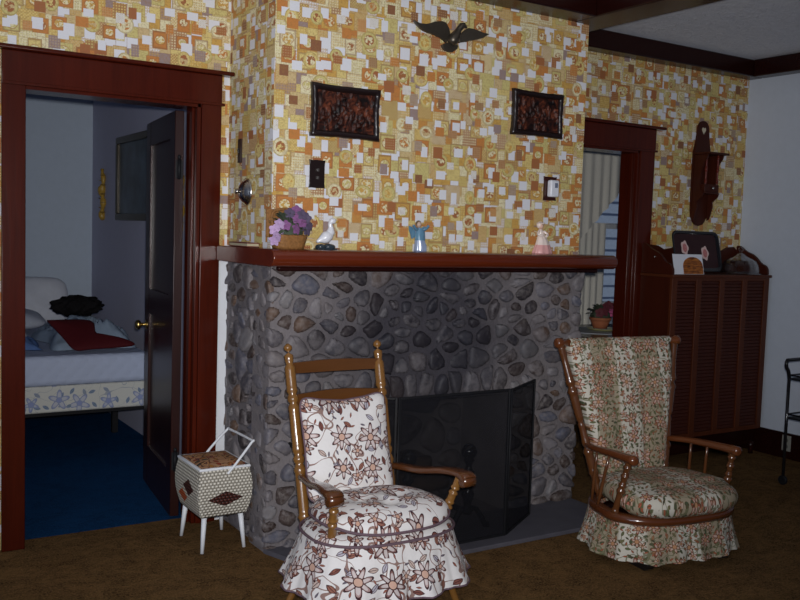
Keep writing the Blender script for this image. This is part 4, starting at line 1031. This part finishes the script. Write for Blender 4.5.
mb = MB(); mb.box(CX0+.01, CX1-.01, CY0+.05, CY1, .07, CB); t.part('plinth', mb, BEAM)
for x in (CX0+.03, CX1-.03):
    for y in (CY0+.05, CY1-.04):
        mb = MB(); mb.turned((x, y, CB-.1), (x, y, 0), [(0, .022), (.4, .026), (.8, .016), (1, .018)]); t.part('leg', mb, BEAM)
# tray leaning on the gallery
t = Thing('serving_tray', 'black serving tray with pink roses propped on edge atop the corner cabinet', 'tray', (5.03, 4.22, CT)); 
tl = .22
def TP(x, z, o): return (5.105+x, 4.215+z*tl-o*1.0, CT+.001+z*.976-o*tl+.014)
def rrect(w, h, r, n=6):
    out = []
    for cx, cz, a0 in ((w/2-r, h/2-r, 0), (-w/2+r, h/2-r, pi/2), (-w/2+r, -h/2+r, pi), (w/2-r, -h/2+r, 1.5*pi)):
        for k in range(n+1): a = a0+pi/2*k/n; out.append((cx+r*cos(a), cz+r*sin(a)+h/2))
    return out
o1, o2, o3 = rrect(.475, .285, .05), rrect(.455, .265, .042), rrect(.425, .235, .03)
f1 = lambda o, y, dz: [TP(x, z+dz, y) for x, z in o]
mb = MB(); V = mb.grid([f1(o3, -.004, .025), f1(o1, .010, 0), f1(o1, .016, 0), f1(o2, .016, .01), f1(o3, .003, .025)], False, True); mb.face(V[0]); t.part('rim', mb, BLACKG)
mb = MB(); mb.face([mb.v(TP(x, z+.025, .0032)) for x, z in o3]); t.part('well', mb, plain('tray_maroon', sr(50, 18, 20), .3, .3, .2))
ROSE = plain('painted_rose', sr(206, 130, 128), .4, .3, .25, 120); ROSEL = plain('painted_rose_pale', sr(226, 196, 190), .4, .3, .1, 120)
for (x, z) in ((-.115, .165), (.085, .13)):
    mb = MB(); n = 24; V = [mb.v(TP(x+.036*cos(2*pi*i/n)*(1+.12*cos(10*pi*i/n)), z+.048*sin(2*pi*i/n)*(1+.12*cos(10*pi*i/n)), .0045)) for i in range(n)]; mb.face(V); rs = t.part('painted_rose', mb, ROSEL)
    mb = MB(); V = [mb.v(TP(x+.021*cos(2*pi*i/n), z+.03*sin(2*pi*i/n), .0055)) for i in range(n)]; mb.face(V); t.part('rose_heart', mb, ROSE, parent=rs)
# card with a brown arch in front of the tray
t = Thing('greeting_card', 'white card with an amber-brown arched picture leaning against the serving tray', 'card', (4.87, 4.12, CT))
cf = lambda x, z, o: (4.905+x, 4.125+z*.2-o, CT+z*.98+.0005)
mb = MB(); mb.prism([(-.145, 0), (.145, 0), (.145, .135), (-.145, .135)], cf, 0, .003); t.part('card_face', mb, plain('white_card', sr(226, 228, 236), .6, .2, .02))
ar = [(-.055, .002), (.138, .002)]+[(.0415+.0965*cos(a), .055+.062*sin(a)) for a in [pi*i/16 for i in range(17)]]
g = G('amber_picture'); u, v = g.uv(); g.done(g.ramp(g.noise(g.scale(g.coord(), 1, 1, 4), 22, 3), [(.3, sr(60, 28, 12)), (.5, sr(150, 84, 30)), (.7, sr(190, 120, 50))]), .4)
mb = MB(); mb.prism(ar, cf, .003, .006); t.part('picture', mb, g.mat, 'amber and brown arched picture')
# glass cake dome
t = Thing('glass_dome', 'ridged clear glass cake dome on the right end of the corner cabinet', 'glass dome', (5.42, 4.2, CT))
def lath(c, prof, n=32, rip=0, rn=16):
    return [[(c[0]+r*(1+rip*cos(rn*2*pi*k/n))*cos(2*pi*k/n), c[1]+r*(1+rip*cos(rn*2*pi*k/n))*sin(2*pi*k/n), c[2]+z) for k in range(n)] for r, z in prof]
dc = (5.50, 4.183, CT+.001)
mb = MB(); V = mb.grid(lath(dc, [(.12, 0), (.142, .002), (.145, .008), (.12, .012), (.02, .012)], 40), False, True); mb.face(V[0]); mb.face(V[-1]); t.part('plate', mb, THING)
outer = [(.128, .0125), (.131, .03), (.125, .036), (.128, .05), (.120, .056), (.122, .07), (.112, .076), (.108, .09), (.085, .105), (.055, .118), (.034, .13), (.022, .142), (.012, .147)]
innr = [(r-.004, z-.003) for r, z in outer[::-1]]
mb = MB(); mb.grid(lath(dc, outer+innr, 64, .015, 16), True, True); t.part('cover', mb, THING)
mb = MB(); V = mb.grid(lath(dc, [(.010, .143), (.008, .155), (.014, .165), (.018, .175), (.013, .187), (.004, .19)], 16), False, True); mb.face(V[0]); mb.face(V[-1]); t.part('finial', mb, THING)

# carved wall box
t = Thing('wall_box', 'dark scalloped wooden wall box with a heart cutout on the wallpaper above the cabinet', 'wall shelf', (5.28, 4.4, 1.62))
X0 = 5.283
prof = [(-.09, 1.86), (-.092, 1.80), (-.086, 1.76), (-.09, 1.72), (-.078, 1.675), (-.06, 1.645), (-.04, 1.625), (0, 1.615)]
prof = prof+[(-x, z) for x, z in prof[::-1][1:]]
prof = prof+[(.09, 2.12), (.083, 2.16), (.066, 2.20), (.058, 2.25), (.06, 2.285)]+[(.06*cos(a), 2.29+.062*sin(a)) for a in [pi*i/10 for i in range(1, 10)]]+[(-.06, 2.285), (-.058, 2.25), (-.066, 2.20), (-.083, 2.16), (-.09, 2.12)]
mb = MB(); mb.prism(prof, lambda x, z, w: (X0+x, 4.399-w, z), 0, .016, bev=.003); t.part('backboard', mb, CABD)
hp = []
for i in range(24):
    a = 2*pi*i/24; hp.append((.0013*16*sin(a)**3, .0017*(13*cos(a)-5*cos(2*a)-2*cos(3*a)-cos(4*a))))
mb = MB(); mb.prism(hp, lambda x, z, w: (X0+x, 4.384-w, 2.285+z), 0, .002); t.part('heart', mb, plain('heart_paper', sr(206, 196, 170), .7), 'pale heart cutout')
side = [(0, 1.655), (.02, 1.665), (.03, 1.70), (.045, 1.75), (.035, 1.785), (.06, 1.80), (.085, 1.82), (.095, 1.845), (.07, 1.86), (.055, 1.90), (.065, 1.95), (.06, 2.0), (.08, 2.03), (.085, 2.06), (.11, 2.08), (.12, 2.11), (0, 2.11)]
for s in (-1, 1):
    mb = MB(); mb.prism(side, lambda y, z, w, s=s: (X0+s*.080+w-.006, 4.383-y, z), 0, .012, bev=.003); t.part('side_panel', mb, CABD)
mb = MB(); mb.box(X0-.105, X0+.105, 4.235, 4.384, 2.11, 2.124, bev=.004); t.part('roof_board', mb, CABD)
mb = MB(); mb.box(X0-.074, X0+.074, 4.285, 4.383, 1.84, 1.852, bev=.003); t.part('shelf', mb, CABD)
mb = MB(); mb.box(X0-.074, X0+.074, 4.288, 4.36, 1.852, 1.905, bev=.003); dr = t.part('drawer', mb, CABD)
mb = MB(); mb.ell((X0, 4.279, 1.88), .010, .010, .010); t.part('knob', mb, SILVER, 'bright metal knob', parent=dr)
for s in (-1, 1):
    mb = MB(); mb.turned((X0+s*.06, 4.295, 1.905), (X0+s*.06, 4.295, 2.11), beads([(.1, .06, .004), (.5, .1, .005), (.9, .06, .004)], 0, 0, lambda x: .007), 12); t.part('spindle', mb, wood('spindle_wood', sr(70, 18, 12), sr(120, 44, 30), .2, .5))

# bar cart at the right edge
t = Thing('bar_cart', 'black tubular two-tier cart by the right wall at the picture edge', 'cart', (5.4, 3.3, 0))
A0, A1, B0, B1 = 5.10, 5.52, 3.02, 3.47
for x, y in ((A0, B0), (A0, B1), (A1, B0), (A1, B1)):
    mb = MB(); mb.tube([(x, y, .06), (x, y, .69)], .010, 10); lg = t.part('leg', mb, BLACKG)
    mb = MB(); mb.turned((x-.01, y, .031), (x+.01, y, .031), [(0, .024), (.15, .030), (.85, .030), (1, .024)], 18); wh = t.part('caster', mb, BLACK, parent=lg)
for y in (B0, B1):
    mb = MB(); mb.tube(bez([(A0, y, .68), (A0-.012, y, .72), (A0-.035, y, .75), (A0-.03, y, .785), (A0+.01, y, .79), (A0+.2, y, .79), (A1, y, .79)], 6), .0115, 10); t.part('handle_rail', mb, BLACKG)
for z in (.665, .42):
    mb = MB(); mb.box(A0, A1, B0, B1, z, z+.012, bev=.003); sh = t.part('shelf', mb, BLACK)
    mb = MB(); mb.tube([(A0, B0, z+.03), (A0, B1, z+.03), (A1, B1, z+.03), (A1, B0, z+.03)], .005, 8, closed=True); t.part('shelf_rail', mb, BLACKG, parent=sh)
t = Thing('wall_outlet', 'pale electrical outlet plate on the dark baseboard of the right wall', 'outlet', (5.75, 3.9, .06))
mb = MB(); mb.box(5.744, 5.75, 3.865, 3.935, .055, .165, bev=.002); t.part('plate', mb, plain('outlet_plate', sr(150, 148, 140), .5))
for z in (.088, .132):
    mb = MB(); mb.ell((5.743, 3.90, z), .003, .016, .016, 12, 6); t.part('socket', mb, plain('outlet_socket', sr(96, 94, 88), .5), 'grey socket face')

# ------------------------------------------------------------------ far room: curtains, table, pot
def curtain(mb, x0, x1, zt, zb, y, amp, k, n=70, m=14):
    rows = []
    for i in range(n+1):
        q = i/n; a, b = zt(q) if callable(zt) else zt, zb(q) if callable(zb) else zb; row = []
        for j in range(m+1):
            r = j/m; row.append((x0+(x1-x0)*q+.006*sin(k*2*pi*q*1.7)*r, y+amp*sin(k*2*pi*q+.5*sin(9*q))*(.5+.5*r), a+(b-a)*r))
        rows.append(row)
    mb.grid(rows)
for (x0, x1, f, lab) in ((5.60, 6.46, lambda q: 1.50+max(0, q-.25)*.80, 'cream swag valance falling on the left side of the far-room window'), (6.47, 6.88, lambda q: 2.10-.5*q, 'cream swag valance falling on the right side of the far-room window')):
    mb = MB(); curtain(mb, x0, x1, 2.33, f, 6.125, .010, 8); o = solo('valance', mb, CREAMC, lab, 'curtain')
for (x0, x1, k, lab) in ((5.58, 6.16, 7, 'cream cafe curtain on the left half of the far-room window'), (6.46, 6.88, 6, 'cream cafe curtain on the right half of the far-room window')):
    mb = MB(); curtain(mb, x0, x1, 1.645, .62, 6.165, .010, k); solo('cafe_curtain', mb, CREAMC, lab, 'curtain')
t = Thing('curtain_rod', 'thin white rod carrying the cafe curtains of the far-room window', 'curtain rod', (6.2, 6.19, 1.655))
mb = MB(); mb.tube([(5.56, 6.192, 1.645), (6.9, 6.192, 1.645)], .006); t.part('rod', mb, WHITEP)
for x in (5.6, 6.87):
    mb = MB(); mb.box(x-.006, x+.006, 6.192, 6.215, 1.640, 1.652); t.part('bracket', mb, WHITEP)
t = Thing('side_table', 'dark table before the curtained window seen through the right doorway', 'table', (5.5, 5.5, 0))
mb = MB(); mb.box(5.02, 6.05, 5.10, 5.98, .715, .74, bev=.006); t.part('tabletop', mb, BEAM)
for x in (5.08, 5.99):
    for y in (5.16, 5.92):
        mb = MB(); mb.turned((x, y, .715), (x, y, 0), [(0, .028), (.6, .024), (1, .016)]); t.part('leg', mb, BEAM)
solo('placemat', (lambda m: m.prism([(5.53+.36*cos(2*pi*i/40), 5.50+.27*sin(2*pi*i/40)) for i in range(40)], lambda x, y, w: (x, y, .74+w), 0, .005))(MB()), plain('pale_mat', sr(196, 200, 206), .7), 'pale oval placemat on the far-room table', 'placemat')
solo('dish', (lambda m: (m.grid(lath((5.50, 5.48, .746), [(.03, 0), (.10, .003), (.135, .016), (.14, .02), (.13, .018), (.09, .008), (.01, .007)], 32), False, True), m)[1])(MB()), plain('yellow_green_dish', sr(206, 200, 140), .35), 'shallow yellow-green dish under the small flowerpot', 'dish')
t = Thing('potted_flowers', 'terracotta pot of pink flowers on the table beyond the right doorway', 'potted plant', (5.46, 5.48, .754))
pc = (5.46, 5.48, .7665)
mb = MB(); V = mb.grid(lath(pc, [(.055, 0), (.075, .05), (.082, .07), (.09, .072), (.09, .09), (.08, .09), (.072, .07), (.01, .065)], 28), False, True); mb.face(V[0]); mb.face(V[-1]); t.part('pot', mb, plain('terracotta', sr(190, 118, 84), .7, .2, .15))
mb = MB(); mb.ell((5.46, 5.48, .875), .09, .075, .05, fn=lambda a, b: 1+.14*sin(4*a+2*b))
for i in range(40):
    th, q = rnd.uniform(0, 2*pi), rnd.uniform(0, 1.2); dd = (cos(th)*cos(q), sin(th)*cos(q), sin(q)); leafm(mb, (5.46+dd[0]*.07, 5.48+dd[1]*.06, .88+dd[2]*.04), dd, .06, .018)
t.part('foliage', mb, LEAF)
DKR = plain('dark_rose_petal', sr(110, 50, 60), .6)
PNK = plain('pink_petal', sr(214, 100, 150), .6)
for (x, y, z, m_) in ((5.57, 5.41, .90, PNK), (5.585, 5.42, .935, PNK), (5.55, 5.40, .93, PNK), (5.46, 5.40, .91, DKR), (5.42, 5.41, .90, DKR), (5.48, 5.40, .95, DKR), (5.52, 5.41, .96, DKR)):
    mb = MB(); blossom(mb, (x-.04, y, z), (rnd.uniform(-.6, .1), -1, rnd.uniform(0, .6)), .042); t.part('flower', mb, m_, 'pink blossom' if m_ is PNK else 'dark rose blossom')
# neighbour's wall outside
mb = MB(); rows = []
for i in range(24):
    z = .0+i*.17; rows += [[(3.5, 9.5, z), (12.5, 9.5, z)], [(3.5, 9.475, z), (12.5, 9.475, z)], [(3.5, 9.5, z+.169), (12.5, 9.5, z+.169)]]
mb.grid(rows, smooth=False); o = struct('wall_outside_siding', mb, plain('blue_grey_siding', sr(206, 214, 224), .7))

# ------------------------------------------------------------------ bedroom
BZ = .668
t = Thing('bed', 'bed with white quilted mattress over a blue-flowered box spring in the dim bedroom', 'bed', (1.1, 6.8, 0))
QU = G('quilted_white'); u, v = QU.uv()
w1 = ((u+v)/.09).fract()-.5; w2 = ((u-v)/.09).fract()-.5
QU.bump((w1*w1).min(w2*w2)*-2.0+(w1.abs().max(w2.abs()))*-.5, .012, .5); QU.done(sr(178, 188, 212), .85, .1)
mb = MB(); mb.box(.42, 1.845, 5.90, 7.86, .478, BZ, bev=.035, seg=4); t.part('mattress', mb, QU.mat)
mb = MB(); mb.box(.44, 1.835, 5.92, 7.85, .31, .478, bev=.012); t.part('box_spring', mb, FABBED)
mb = MB(); mb.box(.46, 1.82, 5.95, 7.84, .285, .31); t.part('bed_frame', mb, BLACK)
for x in (.5, 1.80):
    for y in (6.6, 7.8):
        mb = MB(); mb.box(x-.02, x+.02, y-.02, y+.02, 0, .285); t.part('leg', mb, BLACK)
def pillow(name, c, sx, sy, h, rz, tx, mat, lab, cat, seed, group=None, ty=0):
    rg = random.Random(seed); M_ = Matrix.Translation(c) @ Matrix.Rotation(rz, 4, 'Z') @ Matrix.Rotation(tx, 4, 'X') @ Matrix.Rotation(ty, 4, 'Y'); ol = []
    for i in range(48):
        th = 2*pi*i/48; c_, s_ = cos(th), sin(th); e = 2/4.2
        x, y = math.copysign(abs(c_)**e, c_), math.copysign(abs(s_)**e, s_); k = 1+.06*(abs(x*y))**3
        ol.append((x*k*sx, y*k*sy))
    mb = MB(); mb.puff(ol, lambda x, y, q: M_ @ Vector((x, y, q+.10*h*sin(7*x/sx+seed)*cos(5*y/sy)*(q > 0))), h, h*.8, 10); return solo(name, mb, mat, lab, cat, group)
PW = plain('pillow_white', sr(200, 204, 214), .9, .1, .05); PG = plain('pillow_grey', sr(176, 182, 196), .9, .1, .05)
pillow('pillow', (1.38, 7.655, .868), .33, .20, .08, 0, 1.2, PW, 'pale pillow standing on edge at the back of the bed', 'pillow', 1)
pillow('pillow', (1.12, 7.26, .765), .32, .19, .08, .1, .15, PG, 'grey pillow lying flat in front of the standing pillow', 'pillow', 2)
def rumple(name, x0, x1, y0, y1, z, h, mat, lab, cat, seed, ks=9):
    rg = random.Random(seed); ph = [(rg.uniform(-ks, ks), rg.uniform(-ks, ks), rg.uniform(0, 6)) for _ in range(9)]; N = 44; rows = []
    def H(q, r):
        e = max(0, (1-abs(2*q-1)**3)*(1-abs(2*r-1)**3))**.6
        w = sum(sin(a*q+b*r+c) for a, b, c in ph)/9
        return z+.004+h*e*(.62+.85*w+.10*sin(23*q+9*w*4)+.08*sin(31*r+14*q))
    for i in range(N+1):
        q = i/N; rows.append([(x0+(x1-x0)*q+.025*sin(9*j/N+seed), y0+(y1-y0)*j/N+.02*sin(8*q+seed), max(z+.003, H(q, j/N))) for j in range(N+1)])
    mb = MB(); mb.grid(rows); bot = [[(p[0], p[1], z+.001) for p in r] for r in rows]; mb.grid(bot)
    bmesh.ops.remove_doubles(mb.bm, verts=mb.bm.verts, dist=.0025)
    return solo(name, mb, mat, lab, cat)
BLUQ = plain('grey_blue_satin', sr(140, 156, 176), .5, .3, .08, 12)
rumple('comforter', 1.30, 1.84, 6.14, 7.02, BZ, .20, BLUQ, 'rumpled grey-blue comforter heaped on the bed beside the open door', 'comforter', 4, 13)
rumple('blanket', .84, 1.22, 6.20, 6.60, BZ, .10, plain('blue_blanket', sr(86, 112, 160), .8, .1, .15, 14), 'folded blue blanket at the left front of the bed', 'blanket', 9)
rumple('sheet', .90, 1.22, 6.66, 7.00, BZ, .14, plain('crumpled_sheet', sr(186, 190, 200), .9, .1, .06), 'crumpled pale sheet between blanket and pillows', 'sheet', 6, 12)
RED = plain('maroon_velvet', sr(74, 16, 22), .8, .2, .1, 60)
mb = MB(); olr = [(-.21, .20), (.03, .19), (.045, .07), (.10, .045), (.22, .0), (.23, -.04), (.0, -.055), (-.10, -.055), (-.15, .06)]
olr = [(p.x, p.y) for p in bez([(x, y, 0) for x, y in olr+[olr[0]]], 5)][:-1]
RM = Matrix.Translation((1.485, 6.02, BZ+.062)) @ Matrix.Rotation(.62, 4, 'X') @ Matrix.Scale(1.12, 4)
mb.puff(olr, lambda x, y, h: RM @ Vector((x, y*1.0, h)), .03, .02, 8); solo('cushion', mb, RED, 'dark maroon angular cushion at the front edge of the bed', 'cushion')
mb = MB(); mb.ell((1.57, 6.76, BZ+.235), .165, .10, .065, 60, 24, fn=lambda a, b: 1+.10*sin(6*a+2*b)+.09*sin(11*a-5*b)+.07*sin(17*a+9*b)+.05*sin(29*a-13*b)); 
solo('bundle', mb, plain('black_fleece', (.010, .009, .010), .9, .1), 'black fuzzy bundle on top of the rumpled bedding', 'clothing')
t = Thing('framed_picture', 'gilt-framed dark landscape picture on the lilac bedroom wall', 'picture', (1.95, 6.7, 1.52))
y0, y1, z0, z1 = 6.05, 7.07, 1.525, 2.145
mb = MB()
for b in ((y0, y1, z0, z0+.05), (y0, y1, z1-.05, z1), (y0, y0+.05, z0+.05, z1-.05), (y1-.05, y1, z0+.05, z1-.05)): mb.box(1.915, 1.95, b[0], b[1], b[2], b[3], bev=.008)
t.part('frame', mb, plain('dull_gilt', sr(70, 62, 48), .4, .5, .2))
g = G('landscape_paint'); p = g.coord(); x, y, z = g.xyz(p)
g.done(g.mix(g.ramp(g.noise(p, 5, 4), [(.35, (0, 0, 0)), (.65, (1, 1, 1))]), sr(22, 30, 40), sr(66, 80, 92)), .3)
mb = MB(); mb.box(1.935, 1.945, y0+.045, y1-.045, z0+.045, z1-.045); t.part('canvas', mb, g.mat)
def ornament(yc, zc, lab):
    mb = MB()
    P = [(1.935, yc, zc-.2+.4*k/16) for k in range(17)]
    mb.tube([(1.932, y+.02*sin(k*.9), z) for k, (x, y, z) in enumerate(P)], [.008+.022*abs(sin(k*.8+.4))*(1-.5*k/16)+.012*(k in (8, 9, 10)) for k in range(17)], 10)
    for k in range(9):
        s = 1 if k % 2 else -1; z = zc-.16+.036*k; leafm(mb, (1.93, yc, z), (-.15, s, .6), .075, .02)
    solo('wall_ornament', mb, GOLD, lab, 'wall ornament')
ornament(7.49, 1.73, 'gilt leafy wall ornament left of the bedroom picture')
ornament(5.63, 1.66, 'gilt leafy wall ornament glimpsed between the open door and its jamb')
